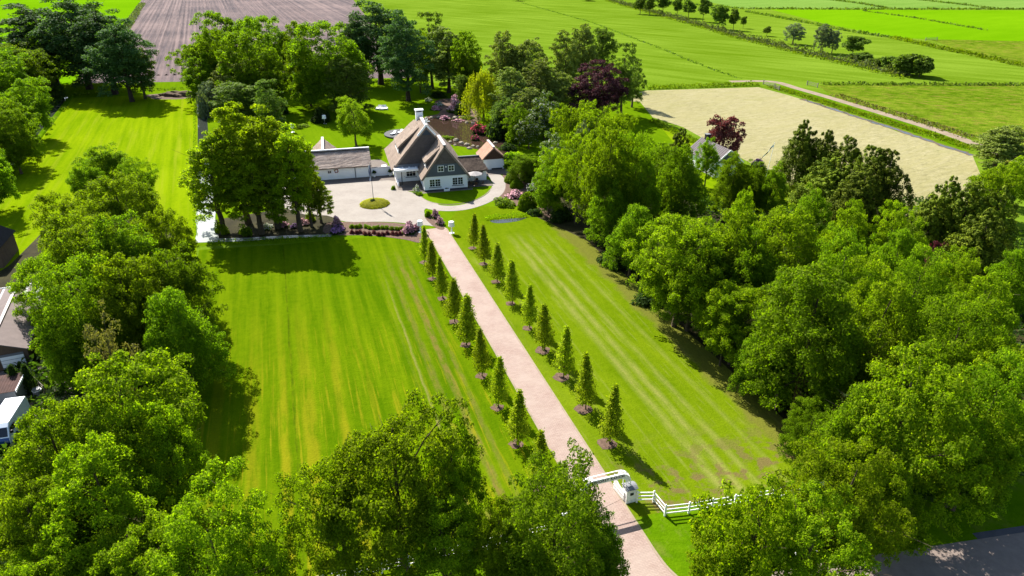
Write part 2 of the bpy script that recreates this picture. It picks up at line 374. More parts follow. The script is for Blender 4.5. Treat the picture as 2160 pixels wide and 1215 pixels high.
# ------------------------------------------------------------------ foliage
def leaf_mat(name, base, tip, trans=.58, tcol=None, gloss=.08, dark=.72, nscale=.35):
    m, nt, out = newmat(name)
    gi = N(nt, 'ShaderNodeNewGeometry'); oi = N(nt, 'ShaderNodeObjectInfo'); tc = N(nt, 'ShaderNodeTexCoord')
    n = noise(nt, tc.outputs['Object'], nscale, 3, .6)
    x = mth(nt, 'ADD', mth(nt, 'MULTIPLY', gi.outputs['Random Per Island'], .42), mth(nt, 'ADD', mth(nt, 'MULTIPLY', n, .7), mth(nt, 'MULTIPLY', oi.outputs['Random'], .3)))
    dk = (base[0]*dark, base[1]*dark, base[2]*dark, 1)
    col = ramp(nt, x, [(.35, dk), (.68, base), (1.05 if False else 1.0, tip)])
    hs = N(nt, 'ShaderNodeHueSaturation'); nt.links.new(col, hs.inputs['Color'])
    nt.links.new(mth(nt, 'ADD', .485, mth(nt, 'MULTIPLY', oi.outputs['Random'], .03)), hs.inputs['Hue'])
    col = hs.outputs[0]
    p = N(nt, 'ShaderNodeBsdfPrincipled'); nt.links.new(col, p.inputs['Base Color']); p.inputs['Roughness'].default_value = .75; p.inputs['Specular IOR Level'].default_value = gloss
    t = N(nt, 'ShaderNodeBsdfTranslucent')
    tcol = tcol or (1.5, 1.68, .35, 1)
    nt.links.new(mixc(nt, 1.0, col, tcol, 'MULTIPLY'), t.inputs[0])
    mx = N(nt, 'ShaderNodeMixShader'); mx.inputs[0].default_value = trans
    nt.links.new(p.outputs[0], mx.inputs[1]); nt.links.new(t.outputs[0], mx.inputs[2]); nt.links.new(mx.outputs[0], out.inputs[0])
    return m
L = {}
L['bright'] = leaf_mat('bright_oak_leaves', (.122,.186,.004,1), (.26,.325,.008,1))
L['grove'] = leaf_mat('sunlit_grove_leaves', (.165,.235,.005,1), (.31,.36,.008,1), trans=.62)
L['green'] = leaf_mat('green_leaves', (.094,.160,.004,1), (.20,.275,.009,1))
L['yellow'] = leaf_mat('yellow_green_leaves', (.150,.235,.003,1), (.28,.345,.006,1))
L['dark'] = leaf_mat('dark_poplar_leaves', (.045,.095,.024,1), (.105,.175,.05,1), trans=.3)
L['mid'] = leaf_mat('mid_green_leaves', (.085,.142,.016,1), (.175,.235,.03,1), trans=.35)
L['birch'] = leaf_mat('grey_green_birch_leaves', (.14,.18,.03,1), (.26,.30,.06,1), trans=.3)
L['willow'] = leaf_mat('yellow_willow_leaves', (.26,.31,.010,1), (.45,.47,.015,1), trans=.5)
L['conifer'] = leaf_mat('olive_conifer_needles', (.085,.125,.006,1), (.21,.26,.010,1), trans=.15, dark=.35)
L['beech'] = leaf_mat('copper_beech_leaves', (.055,.022,.026,1), (.12,.055,.05,1), trans=.25, tcol=(1.3,.6,.8,1))
L['red'] = leaf_mat('red_maple_leaves', (.095,.030,.030,1), (.20,.07,.06,1), trans=.3, tcol=(1.5,.6,.7,1))
L['cone'] = leaf_mat('hornbeam_leaves', (.20,.265,.008,1), (.38,.41,.012,1), trans=.4, nscale=.8)
L['shrub'] = leaf_mat('shrub_leaves', (.10,.17,.005,1), (.22,.3,.01,1), nscale=.9)
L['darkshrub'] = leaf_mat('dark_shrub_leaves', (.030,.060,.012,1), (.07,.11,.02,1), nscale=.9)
L['silver'] = leaf_mat('silvery_leaves', (.13,.17,.085,1), (.26,.30,.17,1), trans=.25)
L['hedge'] = leaf_mat('clipped_hedge_leaves', (.36,.38,.03,1), (.5,.48,.05,1), nscale=.8)
L['bare'] = leaf_mat('sparse_brown_leaves', (.11,.105,.035,1), (.22,.18,.07,1), trans=.3)
L['pink'] = leaf_mat('pink_blossom', (.52,.26,.30,1), (.75,.50,.52,1), trans=.2, tcol=(1,1,1,1), dark=.7)
L['purple'] = leaf_mat('purple_blossom', (.22,.10,.26,1), (.36,.20,.40,1), trans=.2, tcol=(1,1,1,1), dark=.7)
L['rose'] = leaf_mat('rose_red_blossom', (.55,.06,.12,1), (.7,.16,.2,1), trans=.2, tcol=(1,1,1,1), dark=.7)
L['whitebl'] = leaf_mat('white_blossom', (.50,.50,.42,1), (.68,.66,.60,1), trans=.2, tcol=(1,1,1,1), dark=.6)
L['reed'] = leaf_mat('long_grass_blades', (.11,.17,.003,1), (.2,.25,.006,1), trans=.35, nscale=.3)
L['weed'] = leaf_mat('grey_green_weeds', (.085,.11,.04,1), (.15,.16,.07,1), trans=.3, nscale=.3)
M['bark'] = plain('brown_bark', lin(120, 104, 84), .9, .1, .3, 2, .5)
M['bark_dark'] = plain('dark_bark', lin(92, 78, 70), .9, .1, .3, 2, .5)

def leaves_mesh(name, pos, nrm, size, mats, rng, mi=None, aspect=.62):
    """one diamond leaf spray per position"""
    n = len(pos)
    nrm = nrm/np.maximum(np.linalg.norm(nrm, axis=1, keepdims=True), 1e-6)
    r = rng.normal(size=(n, 3)); t = np.cross(nrm, r); t /= np.maximum(np.linalg.norm(t, axis=1, keepdims=True), 1e-6)
    b = np.cross(nrm, t); s = np.asarray(size).reshape(-1, 1)*np.ones((n, 1))
    bend = nrm*s*.25
    v = np.stack([pos+t*s, pos+b*s*aspect+bend, pos-t*s, pos-b*s*aspect+bend], axis=1).reshape(-1, 3)
    me = bpy.data.meshes.new(name)
    me.vertices.add(4*n); me.vertices.foreach_set('co', v.ravel().astype(np.float32))
    me.loops.add(4*n); me.loops.foreach_set('vertex_index', np.arange(4*n, dtype=np.int32))
    me.polygons.add(n); me.polygons.foreach_set('loop_start', np.arange(0, 4*n, 4, dtype=np.int32))
    me.polygons.foreach_set('loop_total', np.full(n, 4, dtype=np.int32))
    for m in (mats if isinstance(mats, (list, tuple)) else [mats]): me.materials.append(m)
    if mi is not None: me.polygons.foreach_set('material_index', mi.astype(np.int32))
    me.update(calc_edges=True); return me
def unit(rng, n):
    d = rng.normal(size=(n, 3)); return d/np.linalg.norm(d, axis=1, keepdims=True)
def lump(rng, d, amp=.2, k=5):
    """smooth lumpy radius factor over directions"""
    f = np.ones(len(d))
    for _ in range(k):
        a = unit(rng, 1)[0]; f += amp*np.maximum(0, d@a)**3*rng.uniform(-.8, 1)
        a = unit(rng, 1)[0]; f += amp*.5*np.sin(4*(d@a)+rng.uniform(0, 6))
    return f

def crown_broad(rng, n, R=1.0, H=1.0, z0=.15, nc=90, cr=.24, shape='oval', leaf=.026, gap=.0):
    """leaf positions of a broadleaf crown in unit space: radius about 1, height 0..1 (z)"""
    d = unit(rng, nc*3); d = d[d[:, 2] > -.75][:nc]; nc = len(d)
    f = lump(rng, d, .22, 6)
    rad = rng.uniform(.45, 1.0, nc)**.55*f*(1-cr*.6)
    zc = z0+(1-z0)*.47; zh = (1-z0)*.53
    if shape == 'dome': flat = np.where(d[:, 2] > 0, .85, 1.0)
    else: flat = 1.0
    c = np.stack([d[:, 0]*rad, d[:, 1]*rad, zc+d[:, 2]*rad*zh*flat/(1-cr*.25)], axis=1)
    if shape.startswith('tall'):    # several uneven leaders
        c[:, :2] *= (1-.35*np.clip((c[:, 2]-zc)/zh, 0, 1))[:, None]
        c[:, 2] += rng.uniform(-.06, .06, nc)
    if 'full' in shape:    # leafy down to the ground
        low = d[:, 2] < 0; h_ = np.maximum(np.linalg.norm(d[:, :2], axis=1), .2)
        k_ = np.where(low, (1-.3*np.abs(d[:, 2]))/h_*.9, 1.0); c[:, :2] *= k_[:, None]
    c[:, 2] = np.clip(c[:, 2], z0*.6, 1.02)
    rr = cr*rng.uniform(.6, 1.25, nc)
    k = rng.choice(nc, n, p=rr**2/np.sum(rr**2))
    ld = unit(rng, n); ld[:, 2] = np.where(ld[:, 2] < -.35, -ld[:, 2], ld[:, 2])
    lr = rng.uniform(.35, 1.0, n)**.5*(1+.25*np.sin(ld[:, 0]*7+k)*np.cos(ld[:, 1]*6+k*2))
    return c, rr, k, ld, lr

TR_MESH = {}
def limbs(name, rng, H, rxy, targets, r0, mat, lean=.03, fork=.35, sides=6, ntw=0):
    mb = MB(); top = Vector((rng.uniform(-lean, lean)*H, rng.uniform(-lean, lean)*H, H*.86))
    pts = [Vector((0, 0, -.15))]
    K = 6
    for i in range(1, K+1):
        t = i/K; pts.append(Vector((top.x*t*t+rng.normal()*.006*H, top.y*t*t+rng.normal()*.006*H, top.z*t)))
    rad = [r0*(1.25 if i == 0 else 1-.13*i) for i in range(K+1)]
    for i in range(K): mb.tube(pts[i], pts[i+1], rad[i], rad[i+1], sides)
    for tg in targets:
        tg = Vector(tg); h = max(fork*H*.9, min(tg.z*.62, H*.72)); t = h/top.z
        i = min(K-1, int(t*K)); a = pts[i].lerp(pts[i+1], t*K-i)
        mid = a.lerp(tg, .5)+Vector((0, 0, .04*H))
        rr = r0*.42*(1-.4*t)
        mb.tube(a, mid, rr, rr*.6, 5); mb.tube(mid, tg, rr*.6, rr*.18, 4)
        for q in range(2):
            e = tg+Vector((rng.normal(), rng.normal(), abs(rng.normal())*.6))*rxy*.22
            mb.tube(mid.lerp(tg, .4+.25*q), e, rr*.3, rr*.1, 3)
    return mb.mesh(name, mat)

# prototypes: kind -> list of (trunk mesh, crown mesh, native height, native radius)
PROTO = {}
def make_broad(kind, mat, H, Rr, n, z0, nc, cr, seed, leaf, shape='oval', bark='bark', fork=.3, r0=None, count=3, extra=None, fill=.16):
    out = []
    for i in range(count):
        rng = np.random.default_rng(seed*100+i)
        c, rr, k, ld, lr = crown_broad(rng, n, z0=z0, nc=nc, cr=cr, shape=shape)
        S = np.array([Rr, Rr, H]); crs = rr*Rr
        cc = c*S
        flat = np.array([1, 1, .95])
        pos = cc[k]+ld*(crs[k]*lr)[:, None]*flat
        fi = rng.random(n) < fill      # leaves of the inner crown, so that it is not hollow
        q_ = unit(rng, n)*rng.uniform(.2, .78, n)[:, None]; q_[:, 2] = (z0+(1-z0)*.5)+q_[:, 2]*(1-z0)*.5
        pos[fi] = (q_*S)[fi]
        nrm = ld*.5+np.array([-.1, .1, .45])*0+np.array([0, 0, .5])+rng.normal(size=(n, 3))*.75
        size = leaf*rng.uniform(.6, 1.3, n)
        mi = None; mats = [mat]
        if extra:
            mats.append(extra[0]); mi = ((rng.random(n) < extra[1]) & (ld[:, 2] > -.1)).astype(int)
        cm = leaves_mesh(kind+'_crown', pos, nrm, size, mats, rng, mi)
        idx = rng.choice(len(cc), 11, replace=False)
        tg = [tuple(cc[j]) for j in idx]
        tm = limbs(kind+'_trunk', rng, H, Rr, tg, r0 or H*.022, M[bark], fork=fork)
        out.append((tm, cm, H, Rr))
    PROTO[kind] = out
# native sizes in metres: scaled per tree
make_broad('oak_near', L['bright'], 14, 5.5, 48000, .08, 300, .125, 1, .112, count=4, fill=.07)
make_broad('oak_green', L['green'], 14, 5.5, 52000, .06, 320, .135, 2, .112, shape='full', count=3)
make_broad('oak_far', L['green'], 14, 5.5, 22000, .04, 230, .14, 3, .165, shape='full', count=3)
make_broad('lime_far', L['bright'], 14, 5.5, 22000, .04, 230, .14, 4, .165, shape='full', count=3)
make_broad('lime_big', L['green'], 20, 9, 48000, .05, 420, .11, 44, .21, shape='full', count=3)
make_broad('yellow_tree', L['yellow'], 12, 4.5, 17000, .10, 240, .13, 5, .15, count=2)
make_broad('grove_tree', L['grove'], 20, 4.6, 28000, .12, 260, .145, 6, .16, shape='tallfull', fill=.1, count=4, fork=.2)
make_broad('poplar', L['dark'], 26, 6.2, 26000, .08, 220, .17, 7, .22, shape='tallfull', bark='bark_dark', count=3, fork=.15, r0=.5)
make_broad('dark_tree', L['mid'], 18, 5.0, 15000, .03, 190, .15, 8, .2, shape='tallfull', count=3)
make_broad('beech_tree', L['beech'], 15, 5.5, 26000, .03, 260, .13, 9, .17, shape='full', count=1, bark='bark_dark')
make_broad('maple_red', L['red'], 10, 4.0, 6500, .08, 70, .21, 10, .2, count=1, bark='bark_dark')
make_broad('silver_tree', L['silver'], 10, 3.5, 10000, .05, 150, .15, 11, .16, shape='full', count=1)
make_broad('hawthorn', L['mid'], 8, 3.5, 10000, .04, 150, .15, 12, .15, shape='full', count=2, extra=(L['whitebl'], .14))
make_broad('field_tree', L['mid'], 11, 4.0, 6000, .2, 60, .24, 13, .3, count=3, r0=.2)
make_broad('sparse_tree', L['bare'], 12, 3.6, 3000, .2, 60, .2, 14, .13, count=1, r0=.16, fill=0)
make_broad('field_scrub', L['mid'], 5, 3.0, 6000, .03, 40, .26, 15, .26, shape='full', count=2, r0=.1)

def make_conifer(kind, mat, H, Rr, n, seed, leaf, count=3):
    out = []
    for i in range(count):
        rng = np.random.default_rng(seed*77+i)
        ns = 6; sx = rng.uniform(-.45, .45, (ns, 2))*Rr; sh = rng.uniform(.72, 1, ns)*H; sh[0] = H; sx[0] = 0
        # tufts on each spire
        nt = 460; s_ = rng.integers(0, ns, nt); t = rng.uniform(.0, 1, nt)**.8
        th = rng.uniform(0, 2*math.pi, nt); rr = (1-t)**.62*Rr*.9*(1+.18*np.sin(th*3+s_*2))+.1
        tc = np.stack([sx[s_, 0]+rr*np.cos(th), sx[s_, 1]+rr*np.sin(th), .4+t*sh[s_]*.97], axis=1)
        k = rng.integers(0, nt, n); ld = unit(rng, n); od = np.stack([np.cos(th), np.sin(th), np.full(nt, .9)], axis=1)
        tr = (.22+.75*(1-t))[k]*Rr*.25
        pos = tc[k]+ld*tr[:, None]*rng.uniform(.3, 1, n)[:, None]*np.array([1, 1, 1.35])
        nrm = ld+od[k]*.5+rng.normal(size=(n, 3))*.3
        cm = leaves_mesh(kind+'_crown', pos, nrm, leaf*rng.uniform(.6, 1.3, n), mat, rng, aspect=.38)
        mb = MB().tube((0, 0, -.1), (0, 0, H*.9), .24, .04, 7)
        for j in range(1, ns): mb.tube((0, 0, H*.12), (sx[j, 0], sx[j, 1], sh[j]*.9), .12, .03, 5)
        out.append((mb.mesh(kind+'_trunk', M['bark_dark']), cm, H, Rr))
    PROTO[kind] = out
make_conifer('conifer', L['conifer'], 14, 4.0, 22000, 21, .19)

def make_weeping(kind, mat, H, Rr, nstr, per, seed, leaf, droop, count=1):
    out = []
    for i in range(count):
        rng = np.random.default_rng(seed*55+i)
        th = rng.uniform(0, 2*math.pi, nstr); u = rng.uniform(0, 1, nstr)**.5
        lob = 1+.22*np.sin(th*3+i)+.15*np.sin(th*7+2*i)
        r = Rr*u*lob*.95; ztop = H*(1-.62*(u**2.2))*(1+.08*np.sin(th*5+u*6))*rng.uniform(.86, 1, nstr)
        ln = droop*H*rng.uniform(.35, 1, nstr)*(.35+.65*u)
        ln = np.minimum(ln, ztop-.3)
        s = np.tile(np.linspace(0, 1, per), nstr); j = np.repeat(np.arange(nstr), per)
        s = np.clip(s+rng.normal(size=s.size)*.03, 0, 1)
        x = (r[j]+.25*np.sin(s*2)*Rr*.12)*np.cos(th[j]); y = (r[j]+.25*np.sin(s*2)*Rr*.12)*np.sin(th[j]); z = ztop[j]-ln[j]*s**1.2
        pos = np.stack([x, y, z], 1)+rng.normal(size=(s.size, 3))*.12
        nrm = np.stack([np.cos(th[j]), np.sin(th[j]), .35-s*.3], 1)+rng.normal(size=(s.size, 3))*.4
        cm = leaves_mesh(kind+'_crown', pos, nrm, leaf*rng.uniform(.6, 1.3, s.size), mat, rng, aspect=.45)
        tg = [(Rr*.5*math.cos(a), Rr*.5*math.sin(a), H*.75) for a in np.linspace(0, 6, 8)]
        out.append((limbs(kind+'_trunk', rng, H, Rr, tg, .3, M['bark']), cm, H, Rr))
    PROTO[kind] = out
make_weeping('willow', L['willow'], 12, 5, 900, 17, 31, .2, .55)
make_broad('birch', L['birch'], 15, 4.2, 20000, .04, 230, .14, 32, .17, shape='tallfull', count=3)

def make_cone(kind, n, seed, count=4):
    out = []
    for i in range(count):
        rng = np.random.default_rng(seed*13+i); H, Rr = 6.0, 1.3; pw_ = rng.uniform(.65, 1.05); th0 = rng.uniform(.35, .6)
        nb = 95; th = np.arange(nb)*2.4+i; hb = .5+(H-1.2)*np.linspace(0, 1, nb)**.9
        prof = lambda z: Rr*np.clip(np.minimum((z-th0)/.7, 1), .15, 1)*np.clip((H-z)/(H-.9), 0, 1)**pw_
        mb = MB().tube((0, 0, -.05), (0, 0, H*.55), .07, .045, 6); mb.tube((0, 0, H*.55), (0, 0, H*.96), .045, .012, 5)
        P_, D_ = [], []
        per = int(n*1.5)//nb
        for q in range(nb):
            z1 = min(H-.05, hb[q]+rng.uniform(.5, 1.0)); rr = prof(z1)*rng.uniform(.7, 1.12)+.03
            a = np.array([0, 0, hb[q]-.1]); b = np.array([rr*math.cos(th[q]), rr*math.sin(th[q]), z1])
            if q % 2 == 0: mb.tube(a, b, .014, .005, 3)
            s = rng.uniform(.3, 1.08, per)[:, None]
            P_.append(a+(b-a)*s+rng.normal(size=(per, 3))*np.array([.11, .11, .16])); D_.append(np.tile((b-a)*[1, 1, .3], (per, 1)))
        pos = np.concatenate(P_); nrm = np.concatenate(D_)+rng.normal(size=pos.shape)*.5
        cm = leaves_mesh(kind+'_crown', pos, nrm, .085*rng.uniform(.6, 1.4, len(pos)), L['cone'], rng)
        out.append((mb.mesh(kind+'_trunk', M['bark']), cm, H, Rr))
    PROTO[kind] = out
make_cone('conical_tree', 3600, 41, count=7)

_trs = random.Random(5)
NOUN = {'conifer': 'conifer_tree', 'willow': 'willow_tree', 'birch': 'birch_tree', 'poplar': 'poplar_tree', 'beech_tree': 'copper_beech_tree', 'maple_red': 'maple_tree',
        'hawthorn': 'hawthorn_tree', 'conical_tree': 'hornbeam_tree', 'field_scrub': 'scrub_bush'}
def put_tree(kind, x, y, H, Rr, label, group=None, cat='tree', idx=None):
    pr = PROTO[kind]; tm, cm, h0, r0 = pr[(idx if idx is not None else _trs.randrange(len(pr))) % len(pr)]
    root = empty(NOUN.get(kind, 'broadleaf_tree'), (x, y, 0), _trs.uniform(0, 6.28), label, cat, group)
    sc_ = (Rr/r0, Rr/r0*_trs.uniform(.92, 1.08), H/h0); root.scale = sc_
    link(bpy.data.objects.new('trunk', tm), root); link(bpy.data.objects.new('crown', cm), root)
    return root
def tree_top(kind, px, ty, wpx, H, label, group=None, **kw):
    """tree whose crown top stands at a surveyed point; width from the survey as well"""
    X, Y = P(px, ty, H*.97); m = mpp(X, Y, H*.8); Rr = wpx/2*m*.93
    al = math.atan2(CAM_H-H, math.hypot(X, Y)); b = H*.46     # a domed crown shows above its own top point when seen from above
    up = (math.hypot(b*math.cos(al), Rr*math.sin(al))-b*math.cos(al)+.03*H)/m
    X, Y = P(px, ty+up, H*.97)
    return put_tree(kind, X, Y, H, Rr, label, group, **kw)
def tree_base(kind, bx, by, ty, wpx, label, group=None, **kw):
    X, Y = P(bx, by); H = hgt(bx, by, ty); return put_tree(kind, X, Y, H, wpx/2*mpp(X, Y, H*.6), label, group, **kw)

# shrubs ------------------------------------------------------------
SH = {}
def shrub_mesh(key, mat, n, seed, leaf, blossom=None, share=.4, tight=False):
    rng = np.random.default_rng(seed); nc = 26
    d = unit(rng, nc*2); d = d[d[:, 2] > -.1][:nc]; nc = len(d)
    if tight:
        ld = unit(rng, n); ld[:, 2] = np.abs(ld[:, 2]); pos = ld*rng.uniform(.86, 1, n)[:, None]*np.array([1, 1, 1])
        lowz = rng.random(n) < .3; pos[lowz, 2] *= .5
        nrm = ld+rng.normal(size=(n, 3))*.35
    else:
        c = d*rng.uniform(.35, .75, nc)[:, None]; c[:, 2] = np.abs(c[:, 2])
        k = rng.integers(0, nc, n); ld = unit(rng, n); pos = c[k]+ld*.33*rng.uniform(.6, 1, n)[:, None]; pos[:, 2] = np.abs(pos[:, 2])
        nrm = ld+np.array([0, 0, .4])+rng.normal(size=(n, 3))*.4
    size = leaf*rng.uniform(.6, 1.3, n)
    if blossom is None: return [leaves_mesh(key+'_foliage', pos, nrm, size, mat, rng), None]
    sel = (rng.random(n) < share) & (pos[:, 2] > .2)
    out = pos[sel]*1.05
    return [leaves_mesh(key+'_foliage', pos[~sel], nrm[~sel], size[~sel], mat, rng), leaves_mesh(key+'_blossom', out, nrm[sel], size[sel]*1.2, blossom, rng, aspect=.9)]
SH['green'] = shrub_mesh('green_shrub', L['shrub'], 1800, 1, .09)
SH['dark'] = shrub_mesh('dark_shrub', L['darkshrub'], 2200, 2, .09)
SH['yellow'] = shrub_mesh('yellow_shrub', L['yellow'], 1800, 12, .09)
SH['silver'] = shrub_mesh('silver_shrub', L['silver'], 1600, 3, .09)
SH['pink'] = shrub_mesh('pink_rhododendron', L['darkshrub'], 2000, 4, .08, L['pink'], .6)
SH['purple'] = shrub_mesh('purple_rhododendron', L['darkshrub'], 2000, 5, .08, L['purple'], .55)
SH['rose'] = shrub_mesh('rose_rhododendron', L['darkshrub'], 2000, 6, .08, L['rose'], .3)
SH['white'] = shrub_mesh('white_shrub', L['shrub'], 1800, 7, .08, L['whitebl'], .35)
SH['beech'] = shrub_mesh('copper_shrub', L['red'], 1500, 8, .09)
SH['clip'] = shrub_mesh('clipped_bush', L['shrub'], 5200, 9, .06, tight=True)
SH['clipy'] = shrub_mesh('clipped_yellow_bush', L['hedge'], 6500, 10, .05, tight=True)
def put_shrub(key, x, y, rx, ry, h, name, label, cat='shrub', group=None, z=0.0, parent=None, rz=None):
    root = empty(name, (x, y, z), _trs.uniform(0, 6.28) if rz is None else rz, label, cat, group)
    root.scale = (rx, ry, h)
    f, b = SH[key]; link(bpy.data.objects.new('foliage', f), root)
    if b: link(bpy.data.objects.new('blossom', b), root)
    return root
def shrub_px(key, bx, by, wpx, hpx, name, label, cat='shrub', group=None):
    """base centre, width and height read off the survey"""
    X, Y = P(bx, by); m = mpp(X, Y, 0); r = wpx/2*m
    h = max(.3, (hpx*m-r*.35)/.93)
    return put_shrub(key, X, Y, r, r*.8, h, name, label, cat, group)

def tuft_band(name, pts, width, h, dens, mat, label=None, seed=0, lumpy=.4, cat='', leaf=.16, parent=None):
    """uncountable long grass or weeds along a line (world xy)"""
    rng = np.random.default_rng(seed+7); segs = []
    for a, b in zip(pts[:-1], pts[1:]):
        a, b = np.array(a[:2]), np.array(b[:2]); ln = np.linalg.norm(b-a); segs.append((a, b, ln))
    P_ = []
    for a, b, ln in segs:
        n = max(4, int(ln*width*dens)); t = rng.random(n); d = (b-a)/ln; nn = np.array([-d[1], d[0]])
        off = (rng.random(n)-.5)*width
        xy = a+(b-a)*t[:, None]+nn*off[:, None]
        env = np.clip(1-(2*off/width)**2, .12, 1)*(1-lumpy*.5*(1+np.sin(t*ln*.9+3*np.sin(t*ln*.23))))
        z = rng.random(n)**.6*h*env+.02; P_.append(np.column_stack([xy, z]))
    pos = np.concatenate(P_); nrm = rng.normal(size=pos.shape)*np.array([1, 1, .45])+np.array([0, 0, .35])
    me = leaves_mesh(name, pos, nrm, leaf*rng.uniform(.6, 1.4, len(pos)), mat, rng, aspect=.4)
    o = link(bpy.data.objects.new(name, me), parent)
    tag(o, label, cat or 'grass', None, 'stuff'); return o
# ------------------------------------------------------------------ ground and water
LV = [0]
def sheet(name, pts, mat, lv, kind='structure', label=None, cat=None, parent=None, z=None):
    """flat polygon of ground, each level 4 mm above the one below"""
    LV[0] += 1; z = 0.004*lv+LV[0]*.0003 if z is None else z
    me = bpy.data.meshes.new(name); me.from_pydata([(p[0], p[1], z) for p in pts], [], [tuple(range(len(pts)))])
    me.materials.append(mat)
    bm = bmesh.new(); bm.from_mesh(me); bmesh.ops.triangulate(bm, faces=bm.faces)
    for f in bm.faces:
        if f.normal.z < 0: f.normal_flip()
    bm.to_mesh(me); bm.free()
    return tag(link(bpy.data.objects.new(name, me), parent), label, cat, None, kind)
def Q(l): return [P(*q) for q in l]
def smooth(pts, k=6, closed=False):
    """Catmull-Rom through points"""
    out = []; n = len(pts)
    rng_ = range(n if closed else n-1)
    for i in rng_:
        g = (lambda j: pts[j % n]) if closed else (lambda j: pts[max(0, min(n-1, j))])
        p0, p1, p2, p3 = [np.array(g(i+o)[:2], float) for o in (-1, 0, 1, 2)]
        for s in range(k):
            t = s/k; out.append(tuple(.5*((2*p1)+(-p0+p2)*t+(2*p0-5*p1+4*p2-p3)*t*t+(-p0+3*p1-3*p2+p3)*t**3)))
    if not closed: out.append(tuple(pts[-1][:2]))
    return out
def ribbon_poly(pts, width, w2=None):
    pts = [np.array(p[:2], float) for p in pts]; l, r = [], []; n = len(pts)
    for i, p in enumerate(pts):
        d = pts[min(n-1, i+1)]-pts[max(0, i-1)]; d /= np.linalg.norm(d); nn = np.array([-d[1], d[0]])
        w = (width if w2 is None else width+(w2-width)*i/(n-1))/2
        l.append(p+nn*w); r.append(p-nn*w)
    return l, r
def ribbon(name, pts, width, mat, lv, w2=None, kind='structure', label=None, cat=None, wob=0, seed=0):
    l, r = ribbon_poly(pts, width, w2); rr = random.Random(seed)
    LV[0] += 1; z = .004*lv+LV[0]*.0003; v = []; f = []
    for a, b in zip(l, r):
        v += [(a[0]+rr.uniform(-wob, wob), a[1]+rr.uniform(-wob, wob), z), (b[0]+rr.uniform(-wob, wob), b[1]+rr.uniform(-wob, wob), z)]
    for i in range(len(l)-1): f.append((2*i, 2*i+1, 2*i+3, 2*i+2))
    me = bpy.data.meshes.new(name); me.from_pydata(v, [], f); me.materials.append(mat)
    bm = bmesh.new(); bm.from_mesh(me)
    for q in bm.faces:
        q.normal_update()
        if q.normal.z < 0: q.normal_flip()
    bm.to_mesh(me); bm.free()
    return tag(link(bpy.data.objects.new(name, me)), label, cat, None, kind)
def edging(name, pts, w, h, mat, kind='structure'):
    mb = MB()
    for a, b in zip(pts[:-1], pts[1:]): mb.bar((a[0], a[1], h/2), (b[0], b[1], h/2), w, h)
    return tag(mb.build(name, mat), None, None, None, kind)
def mound(name, pts, width, h, mat, seg=1):
    """raised bank with rounded cross-section along a line"""
    pts = [np.array(p[:2], float) for p in pts]; mb = MB(); v = []; n = len(pts); K = 5; rr = random.Random(3)
    for i, p in enumerate(pts):
        d = pts[min(n-1, i+1)]-pts[max(0, i-1)]; d /= np.linalg.norm(d); nn = np.array([-d[1], d[0]])
        for j in range(K):
            s = j/(K-1)*2-1; q = p+nn*s*width/2*rr.uniform(.9, 1.1); v.append((q[0], q[1], -.02+(1-s*s)*h*rr.uniform(.7, 1.2)))
    f = [(i*K+j, i*K+j+1, (i+1)*K+j+1, (i+1)*K+j) for i in range(n-1) for j in range(K-1)]
    mb.add(v, f); return tag(mb.build(name, mat), None, None, None, 'structure')
def dens(a, b, n): return [(a[0]+(b[0]-a[0])*i/n, a[1]+(b[1]-a[1])*i/n) for i in range(n+1)]

sheet('ground', [(-4000, -1500), (4000, -1500), (4000, 6000), (-4000, 6000)], M['field'], 0)
sheet('paddock_ground', Q([(418, 192), (150, 205), (60, 320), (0, 395), (-160, 600)])+Q([(-160, 760), (412, 760)]), M['paddock'], 1)
sheet('paddock_headland', Q([(60, 178), (880, 160), (900, 172), (412, 196), (150, 207)]), M['lawn'], 1)
PL = Q([(391-.815*115, 0), (262, 65), (163, 176), (863, 164), (745, 17)])
plf = [P(345, -60), P(163, 176), P(870, 164), P(700, -60)]
sheet('ploughed_field', plf, M['plough'], 2)
# furrow ridges are real relief
def furrows():
    ang = R(-22.6); d = np.array([math.sin(ang), math.cos(ang)]); nrm = np.array([math.cos(ang), -math.sin(ang)])
    near = np.array(P(163, 162)), np.array(P(870, 150)); far = np.array(P(345, -60)), np.array(P(700, -60))
    left0 = near[0]@nrm; v, f = [], []; rr = random.Random(4)
    k = 0; t = left0+1.0
    right_edge = (P(870, 150), P(700, -60))
    while True:
        s = (t-left0)/((near[1]-near[0])@nrm)
        a = near[0]+(near[1]-near[0])*s
        if s > 1: # beyond the near right corner the ridge starts on the right edge
            break
        L_ = 900
        b = a+d*L_
        h = rr.uniform(.3, .5); w = 1.6
        i = len(v)
        for p in (a, b):
            v += [(p[0]-nrm[0]*w/2, p[1]-nrm[1]*w/2, .002), (p[0], p[1], h), (p[0]+nrm[0]*w/2, p[1]+nrm[1]*w/2, .002)]
        f += [(i, i+1, i+4, i+3), (i+1, i+2, i+5, i+4)]
        t += 2.6+rr.uniform(-.15, .15)
    # trim with the right edge: fan rows like the photograph's turning strip
    mb = MB().add(v, f)
    return tag(mb.build('furrow_ridges', M['plough']), None, None, None, 'structure')
furrows()
